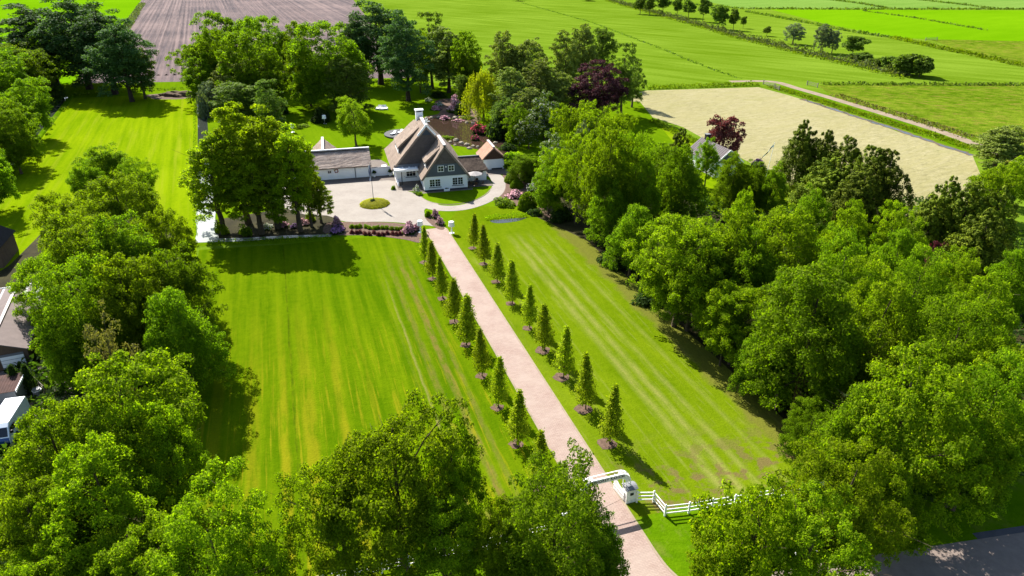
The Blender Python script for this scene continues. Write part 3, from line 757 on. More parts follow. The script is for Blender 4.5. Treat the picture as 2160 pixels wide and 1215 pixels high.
# far fields, laid between the ditches
sheet('far_field_bright', Q([(1625, 20), (2300, 22), (2300, 90), (1970, 83), (1890, 80), (1740, 50)]), M['field_bright'], 1)
sheet('far_field_pale', Q([(1290, -40), (2600, -40), (2400, 19), (1560, 18)]), M['field_pale'], 1)
sheet('far_field_left', Q([(-200, -60), (330, -60), (262, 65), (150, 178), (-300, 190)]), M['field_bright'], 1)
sheet('rough_meadow', Q([(1725, 179), (2300, 180), (2300, 420), (2080, 330), (2052, 302), (1900, 250), (1760, 208)]), M['rough'], 1)
sheet('rough_meadow_far', Q([(1960, 83), (2300, 90), (2300, 172), (2160, 142), (2060, 118)]), M['rough'], 2)
sheet('hay_field', Q([(1325, 200), (1363, 191), (1600, 184), (1660, 200), (1790, 240), (1900, 280), (2050, 325), (2090, 420), (1960, 520), (1800, 480), (1640, 372), (1520, 312), (1440, 268), (1330, 232)]), M['hay'], 2)
sheet('side_lawn', Q([(1300, 215), (1385, 262), (1500, 310), (1640, 380), (1700, 470), (1500, 480), (1250, 330), (1150, 230)]), M['paddock'], 1)
ribbon('dirt_track', smooth(Q([(1540, 172), (1600, 171), (1640, 174), (1680, 186), (1740, 203), (1820, 227), (1900, 251), (1980, 276), (2060, 305), (2180, 350)])), 3.2, M['dirt'], 3)
ribbon('track_verge', smooth(Q([(1650, 182), (1720, 205), (1820, 237), (1900, 262), (1980, 288), (2050, 312)])), 7, M['verge'], 2)
ribbon('hay_ditch_water', smooth(Q([(1700, 212), (1790, 241), (1870, 267), (1960, 297), (2052, 328)]), 10), .8, M['water'], 5, wob=.4)
ribbon('ditch_mud', smooth(Q([(1690, 209), (1790, 241), (1870, 267), (1960, 297), (2052, 328)]), 10), 2.0, M['soil'], 4, wob=.5)
# estate
sheet('estate_lawn', Q([(418, 196), (700, 166), (900, 172), (1090, 200), (1350, 215), (1420, 300), (1500, 420), (1240, 560), (1000, 500), (412, 520)]), M['lawn'], 2)
sheet('forest_floor', [W(42.3, 24), W(42.2, 50), W(42.6, 75), W(42.0, 90), W(39.5, 101), W(35, 108)]+Q([(1150, 430), (1150, 360), (1250, 340), (1350, 380), (1440, 420), (1520, 450), (1700, 480), (1900, 560)])+[W(160, 60), W(160, 10), W(60, 5)], M['forest_floor'], 3)
sheet('lawn_left_of_drive', [W(19.02, 34), W(19.02, 101), W(10, 104), W(-4, 105.3), W(-16, 107), W(-15.5, 34)], M['lawn_left'], 3)
sheet('lawn_right_of_drive', [W(22.2, 33), W(22.2, 103), W(24, 108), W(26, 111.5), W(30, 113), W(36, 110), W(38.5, 104), W(42.4, 92), W(42.6, 33)], M['lawn_right'], 4)
sheet('front_verge', [W(-60, 20), W(-60, 36.5), W(18, 36.5), W(40, 36), W(150, 36), W(150, 20)], M['verge'], 5)
0 and ribbon('wood_edge_soil', smooth([W(39.3, 30), W(39.2, 38), W(39.4, 46), W(39.3, 54)], 10), .7, M['soil'], 5, wob=.3)
# left wood and its ditch
sheet('left_wood_floor', [W(-15.8, 20), W(-15.8, 66)]+Q([(400, 560), (340, 440), (140, 440), (20, 560)])+[W(-60, 60), W(-60, 20)], M['forest_floor'], 4)
sheet('grove_floor', Q([(416, 470), (416, 512), (560, 505), (700, 498), (730, 492), (700, 452), (600, 440)]), M['forest_floor'], 4)
cl = dens(P(150, 204), P(-20, 420), 12)
ribbon('canal_water', [(x-3.0, y-1.2) for x, y in cl], 5.0, M['water'], 3)
ribbon('moat_water', dens(P(425, 185), P(431, 372), 14), 2.4, M['water'], 5)
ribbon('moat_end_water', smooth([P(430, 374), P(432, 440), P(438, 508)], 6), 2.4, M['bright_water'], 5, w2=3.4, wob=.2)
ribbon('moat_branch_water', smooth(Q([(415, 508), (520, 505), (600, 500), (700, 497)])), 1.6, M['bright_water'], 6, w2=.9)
mound('canal_bank', cl, 1.6, .35, M['verge'])
# drive, forecourt, path
ribbon('driveway', [W(20.6, w) for w in np.linspace(33, 104.5, 30)], 3.25, M['brick_pave'], 7)
sheet('gate_apron', [W(19, 33.2), W(22.2, 33.2), W(22.4, 31), W(23.2, 28.8), W(24.6, 27), W(26.8, 25.6), W(26.8, 22), W(14, 22), W(15.2, 25.6), W(17.5, 28), W(18.6, 30.5)], M['brick_pave'], 6)
edging('driveway_kerb', [W(18.9, w) for w in np.linspace(31, 104, 24)], .2, .05, M['kerb'])
edging('driveway_kerb', [W(22.32, w) for w in np.linspace(33, 104, 24)], .2, .05, M['kerb'])
edging('apron_kerb', smooth([W(22.32, 33), W(22.5, 31), W(23.3, 28.8), W(24.7, 27), W(26.9, 25.6)]), .2, .06, M['kerb'])
edging('drive_end_band', [W(18.8, 103.2), W(22.4, 103.2)], .35, .03, M['kerb'])
fc = smooth(Q([(905, 476), (870, 474), (845, 470), (800, 468), (730, 468), (690, 455), (640, 452), (560, 420), (540, 395), (620, 380), (690, 376), (780, 371), (832, 372), (840, 392), (862, 404), (884, 410), (905, 420), (925, 432), (898, 440), (896, 452), (908, 466), (935, 481)]), 4, closed=True)
sheet('forecourt_paving', fc, M['fore_pave'], 7)
pth = smooth(Q([(884, 424), (915, 437), (950, 440), (985, 436), (1020, 424), (1045, 408), (1052, 390), (1045, 372), (1020, 362)]), 5)
ribbon('garden_path', pth, 2.7, M['path_pave'], 8)
sheet('front_garden_lawn', smooth(Q([(884, 411), (903, 424), (930, 430), (960, 430), (995, 424), (1022, 411), (1037, 396), (1036, 384), (1005, 388), (990, 399), (940, 403), (900, 408)]), 4, closed=True), M['lawn'], 9)
edging('lawn_edging', smooth(Q([(884, 412), (903, 425), (930, 431), (960, 431), (995, 425), (1023, 411), (1038, 396)]), 5), .12, .06, M['kerb'])
# pond
pond = smooth(Q([(885, 254), (905, 250), (940, 249), (985, 256), (1010, 262), (1040, 280), (1075, 300), (1070, 330), (1040, 322), (985, 311), (950, 305), (915, 290), (890, 272)]), 4, closed=True)
sheet('pond_water', pond, M['pond'], 6)
sheet('pond_bed', smooth(Q([(868, 262), (900, 246), (925, 240), (928, 226), (918, 214), (950, 208), (1000, 225), (1010, 258), (940, 247), (900, 252)]), 4, closed=True), M['mulch'], 5)
sheet('small_pond_water', smooth(Q([(1033, 466), (1060, 463), (1100, 460), (1112, 459), (1090, 467), (1050, 471)]), 4, closed=True), M['water'], 6)
# beds
sheet('flower_bed_soil', smooth(Q([(688, 494), (692, 470), (740, 469), (800, 469), (860, 474), (905, 490), (890, 512), (850, 505), (780, 497)]), 4, closed=True), M['mulch'], 8)
sheet('flower_bed_soil', smooth(Q([(895, 455), (905, 450), (925, 462), (938, 482), (925, 484), (905, 470)]), 4, closed=True), M['mulch'], 8)
sheet('flower_bed_soil', smooth(Q([(1062, 360), (1100, 350), (1150, 400), (1190, 440), (1180, 470), (1120, 440), (1050, 428), (1045, 412), (1062, 390)]), 4, closed=True), M['mulch'], 7)
# road at the lower right
rd = [W(t, 22.2-.0*t) for t in np.linspace(-60, 160, 24)]
RD0 = np.array(P(1960, 1144)); RD1 = np.array(P(2160, 1114)); rdir = (RD1-RD0)/np.linalg.norm(RD1-RD0); rn = np.array([rdir[1], -rdir[0]])
rc = RD0+rn*3.0
ribbon('road', [rc+rdir*s for s in np.linspace(-90, 90, 30)], 5.2, M['asphalt'], 6)
ribbon('road_gutter', [rc-rn*2.9+rdir*s for s in np.linspace(4, 90, 20)], .6, M['asphalt_edge'], 7)
ribbon('road_gutter', [rc+rn*2.9+rdir*s for s in np.linspace(-90, 90, 20)], .6, M['asphalt_edge'], 7)
# white setts where apron meets road
mbs = MB()
for i in range(14):
    p = RD0-rdir*(17.4-i*.62)-rn*.75
    mbs.bar((p[0], p[1], .035), (p[0]+rdir[0]*.36, p[1]+rdir[1]*.36, .035), .22, .03)
tag(mbs.build('give_way_setts', M['white']), None, None, None, 'structure')
# field ditches and banks
def ditch(name, px, w, h, seed, matk='verge', grassd=3, wat=False):
    pts = smooth(Q(px), 5); mound(name+'_bank', pts, w, h*.5, M[matk])
    return pts
def weedline(px, w, h, d, mat, seed, label, leaf=.5):
    pts = Q(px); return tuft_band('long_grass', pts, w, h, d, mat, label, seed, leaf=leaf)
weedline([(1363, 188), (1450, 185), (1600, 180)], 3.0, 1.6, 9, L['reed'], 1, 'strip of tall grass along the far edge of the mown hay field', .35)
weedline([(1625, 183), (1690, 202), (1790, 233), (1900, 267), (1990, 294), (2055, 316)], 3.4, 1.0, 10, L['reed'], 2, 'tall green grass bank between the dirt track and the hay field', .3)
weedline([(1760, 200), (1850, 228), (1950, 258), (2050, 292)], 5, .7, 4, L['bare'], 3, 'yellowish weedy verge on the far side of the dirt track', .3)
weedline([(1376, 256), (1410, 272), (1440, 288), (1500, 316)], 2.6, 1.2, 10, L['reed'], 4, 'green grass strip along the near left edge of the hay field', .3)
weedline([(1735, 178), (1900, 179), (2200, 180)], 3, 1.0, 4, L['mid'], 5, 'dark weedy ditch bank behind the rough meadow', .5)
weedline([(1885, 80), (1960, 97), (2060, 118), (2180, 144)], 6, 1.3, 2, L['reed'], 6, 'weedy bank beside the upper right rough field', .7)
weedline([(1575, 25), (1680, 44), (1790, 66), (1878, 80)], 4, 1.2, 1.2, L['mid'], 7, 'thin dark ditch line below the bright far field', .9)
weedline([(1560, 19), (1800, 20), (2200, 20)], 5, 1.3, .8, L['mid'], 8, 'dark ditch line across the top right of the fields', 1.0)
weedline([(1320, -2), (1440, 8), (1560, 18)], 5, 1.0, .8, L['mid'], 18, 'dark ditch line leading to the bright far field', 1.0)
weedline([(1820, 23), (1930, 38), (2080, 64)], 3, .7, .8, L['mid'], 9, 'faint ditch line inside the bright far field', .8)
weedline([(1720, -4), (1810, 7), (1880, 19)], 5, 1.0, .7, L['mid'], 10, 'ditch line in the pale far field', 1.0)
weedline([(1940, 0), (2030, 10), (2100, 19)], 5, 1.0, .7, L['mid'], 11, 'second ditch line in the pale far field', 1.0)
weedline([(1100, 6), (1250, 48), (1400, 105), (1480, 138), (1560, 166)], 1.8, .3, 1.6, L['mid'], 12, 'low furrow line running down the middle of the big meadow', .5)
weedline([(300, 8), (262, 66), (200, 130)], 5, 1.2, 1.5, L['silver'], 13, 'pale weedy ditch along the left edge of the ploughed field', .8)
weedline([(140, 202), (250, 194), (345, 190), (420, 186)], 1.6, .8, 4, L['mid'], 14, 'dark grassy ditch line between paddock and ploughed field', .4)
weedline([(700, 166), (800, 171), (900, 172)], 1.6, .8, 4, L['mid'], 15, 'dark grassy ditch line behind the back lawn', .4)
weedline([(440, 512), (560, 508), (700, 501)], 1.4, .6, 22, L['shrub'], 16, 'grass fringe along the short ditch below the grove', .14)
weedline([(411, 200), (411, 300), (411, 400), (412, 500)], .8, .6, 14, L['shrub'], 19, 'grass fringe along the right edge of the paddock', .16)
weedline([(1022, 464), (1050, 459), (1112, 456)], 1.2, 1.0, 60, L['shrub'], 17, 'rushes along the back of the small pond', .12)
weedline([(1480, 1072), (1530, 1080), (1600, 1075)], 3.0, .7, 60, L['shrub'], 20, 'tall dark grass in the ditch under the white fence', .12)

# ------------------------------------------------------------------ farmhouse group
HA = R(14.5); HO = P(896, 405)
def HL(x, y): return (HO[0]+x*math.cos(HA)-y*math.sin(HA), HO[1]+x*math.sin(HA)+y*math.cos(HA))
class Bld:
    """a building whose parts are drawn in the farm's own metre grid"""
    def __init__(s, name, cx, cy, label, cat):
        x, y = HL(cx, cy); s.o = (cx, cy); s.root = empty(name, (x, y, 0), HA, label, cat)
    def part(s, name, mb, mat, parent=None, label=None):
        mb.v = [(a-s.o[0], b-s.o[1], c) for a, b, c in mb.v]
        o = mb.build(name, mat, parent or s.root)
        if label: o['label'] = label
        return o
    def window(s, x0, x1, z0, z1, y, nx, nz, face='y', depth=.10, sash=1, sill=True, fm='white'):
        """framed window standing in a wall that faces -y (or -x when face='x')"""
        def bx(a0, a1, b0, b1, c0, c1):   # a along wall, b depth outward, c height
            if face == 'y': return (a0, a1, y-b1, y-b0, c0, c1)
            return (y-b1, y-b0, a0, a1, c0, c1)
        fr = MB(); t = .09
        fr.box(*bx(x0-t, x0, -.05, depth*.6, z0-t, z1+t)); fr.box(*bx(x1, x1+t, -.05, depth*.6, z0-t, z1+t))
        fr.box(*bx(x0, x1, -.05, depth*.6, z1, z1+t)); fr.box(*bx(x0, x1, -.05, depth*.6, z0-t, z0))
        o = s.part('window', fr, M[fm])
        w = (x1-x0)/sash
        for q in range(1, sash):
            mu = MB().box(*bx(x0+w*q-.06, x0+w*q+.06, -.04, depth*.55, z0, z1)); s.part('mullion', mu, M[fm], o)
        for q in range(sash):
            a = x0+w*q+(.06 if q else 0); b = x0+w*(q+1)-(.06 if q < sash-1 else 0)
            if nx*nz > 1:
              for i in range(1, nx): s.part('glazing_bar', MB().box(*bx(a+(b-a)*i/nx-.022, a+(b-a)*i/nx+.022, 0, depth*.42, z0, z1)), M[fm], o)
              for j in range(1, nz): s.part('glazing_bar', MB().box(*bx(a, b, 0, depth*.40, z0+(z1-z0)*j/nz-.022, z0+(z1-z0)*j/nz+.022)), M[fm], o)
            for i in range(nx):
                for j in range(nz):
                    pa = MB().box(*bx(a+(b-a)*i/nx+.02, a+(b-a)*(i+1)/nx-.02, -.03, depth*.15, z0+(z1-z0)*j/nz+.02, z0+(z1-z0)*(j+1)/nz-.02)); s.part('pane', pa, M['glass'], o)
        if sill: s.part('sill', MB().box(*bx(x0-.2, x1+.2, 0, .16, z0-.2, z0-.12)), M['sill'], o)
        return o
def thatched(s, name, pts, th, mat, parent=None, sub=10):
    """thick roof slope, subdivided and roughened so the thatch is not a ruler-flat board"""
    mb = MB().slab(pts, th); off = s.o
    mb.v = [(a-off[0], b-off[1], c) for a, b, c in mb.v]
    me = mb.mesh(name, mat); bm = bmesh.new(); bm.from_mesh(me)
    for _ in range(4):
        es = [e for e in bm.edges if e.calc_length() > .55]
        if not es: break
        bmesh.ops.subdivide_edges(bm, edges=es, cuts=1, use_grid_fill=True)
    bmesh.ops.triangulate(bm, faces=bm.faces)
    rr = random.Random(len(name)+int(th*100))
    for v in bm.verts:
        h = math.sin(v.co.x*2.1+v.co.y*1.3)*.02+math.sin(v.co.y*3.1-v.co.z*2.2)*.02+rr.uniform(-.03, .03)
        v.co.z += h; v.co.x += rr.uniform(-.02, .02)
    bm.to_mesh(me); bm.free()
    return link(bpy.data.objects.new(name, me), parent or s.root)

fh = Bld('farmhouse', 4, 8, 'large white farmhouse with a steep grey-brown thatched roof and a white chimney', 'house')
# main body
mx0, mx1, my0, my1, AX, AZ = -4.6, 8.1, 7.0, 22.2, 1.8, 11.0
fh.part('wall', MB().box(mx0, mx1, my0+.02, my1, 0, 2.95), M['render'])
# thatched gable face of the main body: dark, above the entrance
gb = MB().prism([(-4.9, 3.15), (8.5, 3.15), (AX, AZ-.15)], my0-.05, my0+.3); fh.part('gable', gb, M['reed_dark'], label='dark reed gable above the entrance')
sl = (AZ-2.7)/(AX-(-5.45))
thatched(fh, 'roof', [(AX, my0-.35, AZ), (AX, 15.3, AZ), (-5.45, 22.85, 2.7), (-5.45, my0-.35, 2.7)], .38, M['thatch'])
thatched(fh, 'roof', [(AX, 15.3, AZ), (AX, my0-.35, AZ), (9.05, my0-.35, 2.7), (9.05, 22.85, 2.7)], .38, M['thatch'])
thatched(fh, 'roof', [(AX, 15.3, AZ), (9.05, 22.85, 2.7), (-5.45, 22.85, 2.7)], .38, M['thatch'])
rg = MB()
for i in range(16): rg.bar((AX, my0-.3+i*.53, AZ+.03+.02*(i % 2)), (AX, my0-.3+i*.53+.56, AZ+.03+.02*(i % 2)), .62, .26)
fh.part('ridge_cap', rg, M['ridge'])
# chimney
ch = fh.part('chimney', MB().box(.95, 2.35, 14.9, 16.0, 9.6, 11.85).box(1.1, 2.2, 15.05, 15.85, 11.85, 12.15, 1).box(.8, 2.5, 14.75, 16.15, 12.15, 12.35), [M['white'], M['dark']])
fh.part('lightning_rod', MB().tube((1.6, 15.5, 12.3), (1.6, 15.5, 13.5), .03, .02, 5), M['dark'], ch)
# white barge boards and ornament at the main apex
bb = MB()
for sx in (-1, 1): bb.bar((AX, my0-.5, AZ+.16), (AX+sx*1.75, my0-.5, AZ+.16-1.75*sl), .14, .34)
orn = fh.part('barge_board', bb, M['white'])
og = MB()
for a in (0, 60, 120): og.bar((AX-.75*math.cos(R(a)), my0-.5, AZ+.85-.6*math.sin(R(a))), (AX+.75*math.cos(R(a)), my0-.5, AZ+.85+.6*math.sin(R(a))), .12, .13)
og.bar((AX, my0-.5, AZ), (AX, my0-.5, AZ+1.7), .13, .13)
fh.part('gable_ornament', og, M['white'])
fh.part('gablet', MB().prism([(AX-1.5, AZ-.1-1.65*sl*.92), (AX+1.5, AZ-.1-1.65*sl*.92), (AX, AZ-.15)], my0-.14, my0-.04), M['sill'], label='small blue-grey boarded gablet under the apex')
# front wing
WX, WZ = 4.15, 8.8
fh.part('wall', MB().box(0, 8.35, 0, 6.98, .32, 2.95), M['render'], label='white front wing wall')
fh.part('plinth', MB().box(-.03, 8.38, -.03, 6.96, 0, .32), M['plinth'])
sd_ = MB()
nb = 10; z0_, z1_ = 2.9, 5.25; ws = (WZ-2.5)/(WX+.55)
for i in range(nb):
    za = z0_+(z1_-z0_)*i/nb; zb = z0_+(z1_-z0_)*(i+1)/nb+.01
    hw = lambda z: (WZ-z)/ws-.12
    sd_.add([(WX-hw(za), -.14, za), (WX+hw(za), -.14, za), (WX+hw(zb), -.09, zb), (WX-hw(zb), -.09, zb),
             (WX-hw(za), .1, za), (WX+hw(za), .1, za), (WX+hw(zb), .1, zb), (WX-hw(zb), .1, zb)], [(0,1,2,3),(7,6,5,4),(0,4,5,1),(3,2,6,7),(0,3,7,4),(1,5,6,2)])
o = fh.part('siding', sd_, M['siding'], label='slate-grey horizontal boarding of the front gable'); o['kind'] = 'stuff'
zt = z1_; hwt = (WZ-zt)/ws-.1
fh.part('gable', MB().prism([(WX-hwt, zt), (WX+hwt, zt), (WX, WZ-.12)], -.13, .2), M['reed_dark'], label='dark reed triangle at the top of the front gable')
thatched(fh, 'roof', [(WX, -.4, WZ), (WX, 7.4, WZ), (-.6, 6.6, 2.45), (-.6, -.4, 2.45)], .34, M['thatch'])
thatched(fh, 'roof', [(WX, 7.4, WZ), (WX, -.4, WZ), (8.95, -.4, 2.45), (8.95, 6.6, 2.45)], .34, M['thatch'])
rg = MB()
for i in range(14): rg.bar((WX, -.35+i*.53, WZ+.03+.02*(i % 2)), (WX, -.35+i*.53+.56, WZ+.03+.02*(i % 2)), .55, .24)
fh.part('ridge_cap', rg, M['ridge'])
fh.window(1.05, 3.05, .95, 2.3, -.02, 2, 3, sash=2); fh.window(5.45, 7.4, 1.0, 2.35, -.02, 2, 3, sash=2)
fh.window(2.75, 3.75, 3.85, 4.85, -.12, 2, 2, sill=False); fh.window(4.75, 5.75, 3.85, 4.85, -.12, 2, 2, sill=False)
fh.part('alarm_box', MB().box(4.15, 4.35, -.24, -.14, 4.55, 4.8), M['white'])
# left dormer of the main roof (shed dormer with a white window facing left)
DY0, DY1 = 10.2, 16.8
thatched(fh, 'dormer', [(.75, DY0-.35, AZ-(AX-.75)*sl+.22), (.75, DY1+.3, AZ-(AX-.75)*sl+.22), (-3.75, DY1+.3, 6.25), (-3.75, DY0-.35, 6.25)], .3, M['thatch'])
for yy in (DY0, DY1-.15):
    mb = MB().prism([(-3.45, 4.75), (-3.45, 6.15), (.6, AZ-(AX-.6)*sl+.05)], yy, yy+.15); fh.part('dormer_cheek', mb, M['reed_dark'])
fh.part('dormer_wall', MB().box(-3.5, -3.38, DY0+.02, DY1-.17, 4.6, 6.1), M['white'])
fh.window(DY0+.4, DY1-.5, 5.05, 5.9, -3.52, 6, 1, face='x', sill=False)
# left dormer of the wing
thatched(fh, 'dormer', [(3.35, 1.1, WZ-(WX-3.35)*ws+.2), (3.35, 4.6, WZ-(WX-3.35)*ws+.2), (.35, 4.6, 5.35), (.35, 1.1, 5.35)], .28, M['thatch'])
for yy in (1.35, 4.2):
    fh.part('dormer_cheek', MB().prism([(.7, 4.05), (.7, 5.3), (3.2, WZ-(WX-3.2)*ws)], yy, yy+.14), M['reed_dark'])
fh.part('dormer_wall', MB().box(.66, .78, 1.5, 4.2, 3.9, 5.25), M['white'])
fh.window(1.8, 3.9, 4.45, 5.1, .64, 3, 1, face='x', sill=False)
# entrance: flat white canopy with two rooflights, post, door and window
cn = fh.part('canopy', MB().box(-5.0, -.45, 4.9, 7.0, 2.85, 3.15), M['white'])
fh.part('canopy_edge', MB().box(-5.1, -.4, 4.78, 4.9, 2.78, 3.2), M['white'], cn)
for x in (-3.3, -1.95): fh.part('rooflight', MB().box(x, x+1.15, 5.4, 6.4, 3.15, 3.32).box(x+.08, x+1.07, 5.48, 6.32, 3.32, 3.34, 1), [M['white'], M['sky_glass']], cn)
fh.part('post', MB().box(-3.75, -3.6, 5.05, 5.2, .1, 2.8), M['dark'])
fh.part('fascia', MB().box(-4.9, .2, 6.8, 6.93, 3.2, 3.62), M['lead'])
fh.window(-2.55, -.75, 1.15, 2.45, 7.0, 3, 2)
dr = fh.part('door', MB().box(-3.55, -2.85, 6.93, 7.02, .15, 2.35), M['white']); fh.part('door_handle', MB().box(-2.98, -2.93, 6.87, 6.93, 1.1, 1.25), M['dark'], dr)
fh.part('porch_floor', MB().box(-4.6, -.03, 3.6, 7.0, 0, .14), M['patio'])
fh.part('low_wall', MB().box(-4.6, -4.35, 4.4, 6.98, .14, .75), M['render'])
fh.part('side_door', MB().box(-.07, .02, 1.1, 2.0, .1, 2.2), M['white'])
fh.part('wall_lamp', MB().box(-.16, -.02, 4.2, 4.35, 1.75, 2.1), M['dark'])
tag(MB().box(-.5, 9.2, -.95, -.05, 0, .05).build('house_pavement', M['patio'], None, (HO[0], HO[1], 0), HA), None, None, None, 'structure')
sheet('entrance_paving', [HL(*q) for q in [(-4.8, 7), (-4.8, 2.6), (-2.2, .8), (-.05, .2), (-.05, 7)]], M['patio'], 9)
# things standing at the front wall
x, y = HL(4.2, -.45); t_ = empty('flower_trough', (x, y, .05), HA, 'small white flower trough under the front wall between the two big windows', 'planter')
MB().box(-.55, .55, -.2, .2, 0, .42).build('trough', M['white'], t_)
tf_ = link(bpy.data.objects.new('foliage', SH['dark'][0]), t_); tf_.location = (0, 0, .38); tf_.scale = (.5, .2, .22)

# garage block
ga = Bld('garage', -14, 15, 'long white garage block with a rough brown thatched roof and white doors', 'garage')
gx0, gx1 = -24.5, -9.3
ga.part('wall', MB().box(gx0, gx1, 12.35, 19.3, 0, 2.6), M['render'])
GZ, GY = 5.0, 16.0
thatched(ga, 'roof', [(gx0-.3, GY, GZ), (gx0-.3, 11.6, 2.55), (gx1+.35, 11.6, 2.55), (gx1+.35, GY, GZ)], .3, M['thatch_rough'])
thatched(ga, 'roof', [(gx0-.3, GY, GZ), (gx1+.35, GY, GZ), (gx1+.35, 20.1, 2.55), (gx0-.3, 20.1, 2.55)], .3, M['thatch_rough'])
ga.part('gable', MB().add([(gx1+.02, 12.4, 2.6), (gx1+.02, 19.3, 2.6), (gx1+.02, GY, GZ-.25), (gx1-.15, 12.4, 2.6), (gx1-.15, 19.3, 2.6), (gx1-.15, GY, GZ-.25)], [(0,1,2),(5,4,3),(0,3,4,1),(1,4,5,2),(2,5,3,0)]), M['render'])
rc_ = MB().box(gx0-.3, gx1+.35, GY-.16, GY+.16, GZ-.02, GZ+.2); ga.part('ridge_cap', rc_, M['white'])
rk = MB()
for i in range(60): rk.box(gx0+i*.25, gx0+i*.25+.14, GY-.5, GY-.17, GZ-.16, GZ+.06)
o = ga.part('ridge_battens', rk, M['dark']); o['kind'] = 'stuff'
for a, b in ((-15.6, -12.35), (-12.15, -9.55), (-20.4, -17.6), (-23.6, -20.7)):
    d_ = ga.part('garage_door', MB().box(a, b, 12.27, 12.38, .05, 2.35), M['white'])
    for z in (.65, 1.2, 1.78): ga.part('door_panel', MB().box(a+.08, b-.08, 12.245, 12.27, z-.25, z+.24), M['white'], d_)
ga.part('wall_post', MB().box(-12.33, -12.17, 12.2, 12.37, 0, 2.5), M['lead'])
ga.part('down_pipe', MB().tube((gx1+.12, 12.3, 0), (gx1+.12, 12.3, 2.5), .06, .06, 6), M['lead'])
ga.part('side_door', MB().box(-16.5, -15.85, 12.27, 12.38, .05, 2.1), M['white'])
ga.window(-17.55, -16.9, 1.3, 1.85, 12.33, 2, 1, sill=False)
ga.part('wall_lamp', MB().box(-14.95, -14.75, 12.15, 12.33, 2.2, 2.4), M['dark'])
# perpendicular wing behind the garage
ga.part('wall', MB().box(-20.6, -15.6, 19.32, 27, 0, 2.4), M['render'], label='rear wing wall of the garage')
thatched(ga, 'roof', [(-18.1, 17.2, 4.9), (-18.1, 27.3, 4.9), (-21.0, 27.3, 2.3), (-21.0, 17.6, 2.3)], .28, M['thatch'])
thatched(ga, 'roof', [(-18.1, 27.3, 4.9), (-18.1, 17.2, 4.9), (-15.2, 17.6, 2.3), (-15.2, 27.3, 2.3)], .28, M['thatch'])
ga.part('ridge_cap', MB().box(-18.35, -17.85, 17.2, 27.3, 4.86, 5.08), M['ridge'])
# lifebuoy hanging on the garage wall
x, y = HL(-16.0+.1, 12.14); bm = bmesh.new()
def torus(name, R_, r, mats, seg=24, sg=8, stripes=True):
    v, f, mi = [], [], []
    for i in range(seg):
        a = 2*math.pi*i/seg
        for j in range(sg):
            b = 2*math.pi*j/sg; v.append(((R_+r*math.cos(b))*math.cos(a), r*math.sin(b), (R_+r*math.cos(b))*math.sin(a)))
    for i in range(seg):
        for j in range(sg):
            f.append((i*sg+j, ((i+1) % seg)*sg+j, ((i+1) % seg)*sg+(j+1) % sg, i*sg+(j+1) % sg)); mi.append(1 if stripes and (i % 6) == 0 else 0)
    mb = MB(); mb.v = v; mb.f = f; mb.m = mi; return mb.build(name, mats)
lb = torus('lifebuoy', .32, .09, [M['red'], M['white']]); lb.location = (x, y, 1.75); lb.rotation_euler = (0, 0, HA)
tag(lb, 'red and white lifebuoy hanging on the white garage wall', 'lifebuoy')
# garden wall between garage and house
gw = Bld('garden_wall', -7.3, 12.5, 'white garden wall joining the garage and the farmhouse', 'wall')
gw.part('wall', MB().box(-9.15, -4.75, 12.4, 12.65, 0, 1.75), M['render']); gw.part('coping', MB().box(-9.2, -4.7, 12.35, 12.7, 1.75, 1.83), M['lead'])
sheet('courtyard_paving', [HL(*q) for q in [(-9.2, 12.7), (-4.6, 12.7), (-5.2, 21), (-6.5, 24.5), (-9.2, 24.5)]], M['patio'], 9)
sheet('house_side_paving', [HL(*q) for q in [(-24, 12.3), (-24, 9.2), (-12, 9.4), (-6, 9.0), (-4.7, 8), (-4.65, 12.35)]], M['patio'], 8)
yg = Bld('flower_bench', -6.1, 16, 'white slatted staging with flower pots in the courtyard beside the farmhouse', 'bench')
for i in range(4): yg.part('shelf', MB().box(-6.6, -5.6, 14.2+i*1.1, 15.1+i*1.1, .45, .52), M['white'])
yg.part('frame', MB().box(-6.6, -6.5, 14.2, 18.5, 0, .45).box(-5.7, -5.6, 14.2, 18.5, 0, .45), M['white'])
# two topiary pots
for x_, lab in ((-8.55, 'dark clipped ball shrub in a white pot by the wall, nearer the garage'), (-5.35, 'dark clipped ball shrub in a white pot by the wall, nearer the farmhouse')):
    x, y = HL(x_, 11.9); t = empty('potted_shrub', (x, y, 0.036), 0, lab, 'potted plant', 'clipped ball shrubs in white pots')
    MB().lathe([(.2, 0), (.32, .55), (.36, .6), (.30, .6)], 12).build('pot', M['white'], t)
    MB().tube((0, 0, .55), (0, 0, .9), .04, .04, 5).build('stem', M['bark'], t)
    f = link(bpy.data.objects.new('foliage', SH['dark'][0]), t); f.scale = (.5, .5, .62); f.location = (0, 0, .8)
# annex
an = Bld('annex', 11, 6, 'low white annex with a dark mossy thatched roof beside the terrace', 'annex')
an.part('wall', MB().box(8.5, 13.0, 4.3, 9.8, 0, 2.35), M['render'])
thatched(an, 'roof', [(7.9, 7.6, 4.15), (8.4, 3.7, 2.3), (13.3, 3.7, 2.3), (12.3, 7.6, 4.15)], .28, M['thatch_moss'])
thatched(an, 'roof', [(7.9, 7.6, 4.15), (12.3, 7.6, 4.15), (13.3, 10.5, 2.3), (8.4, 10.5, 2.3)], .28, M['thatch_moss'])
an.part('ridge_cap', MB().box(7.9, 12.3, 7.45, 7.75, 4.12, 4.3), M['lead'])
an.window(10.9, 12.3, 1.3, 2.0, 4.28, 3, 1, sill=False)
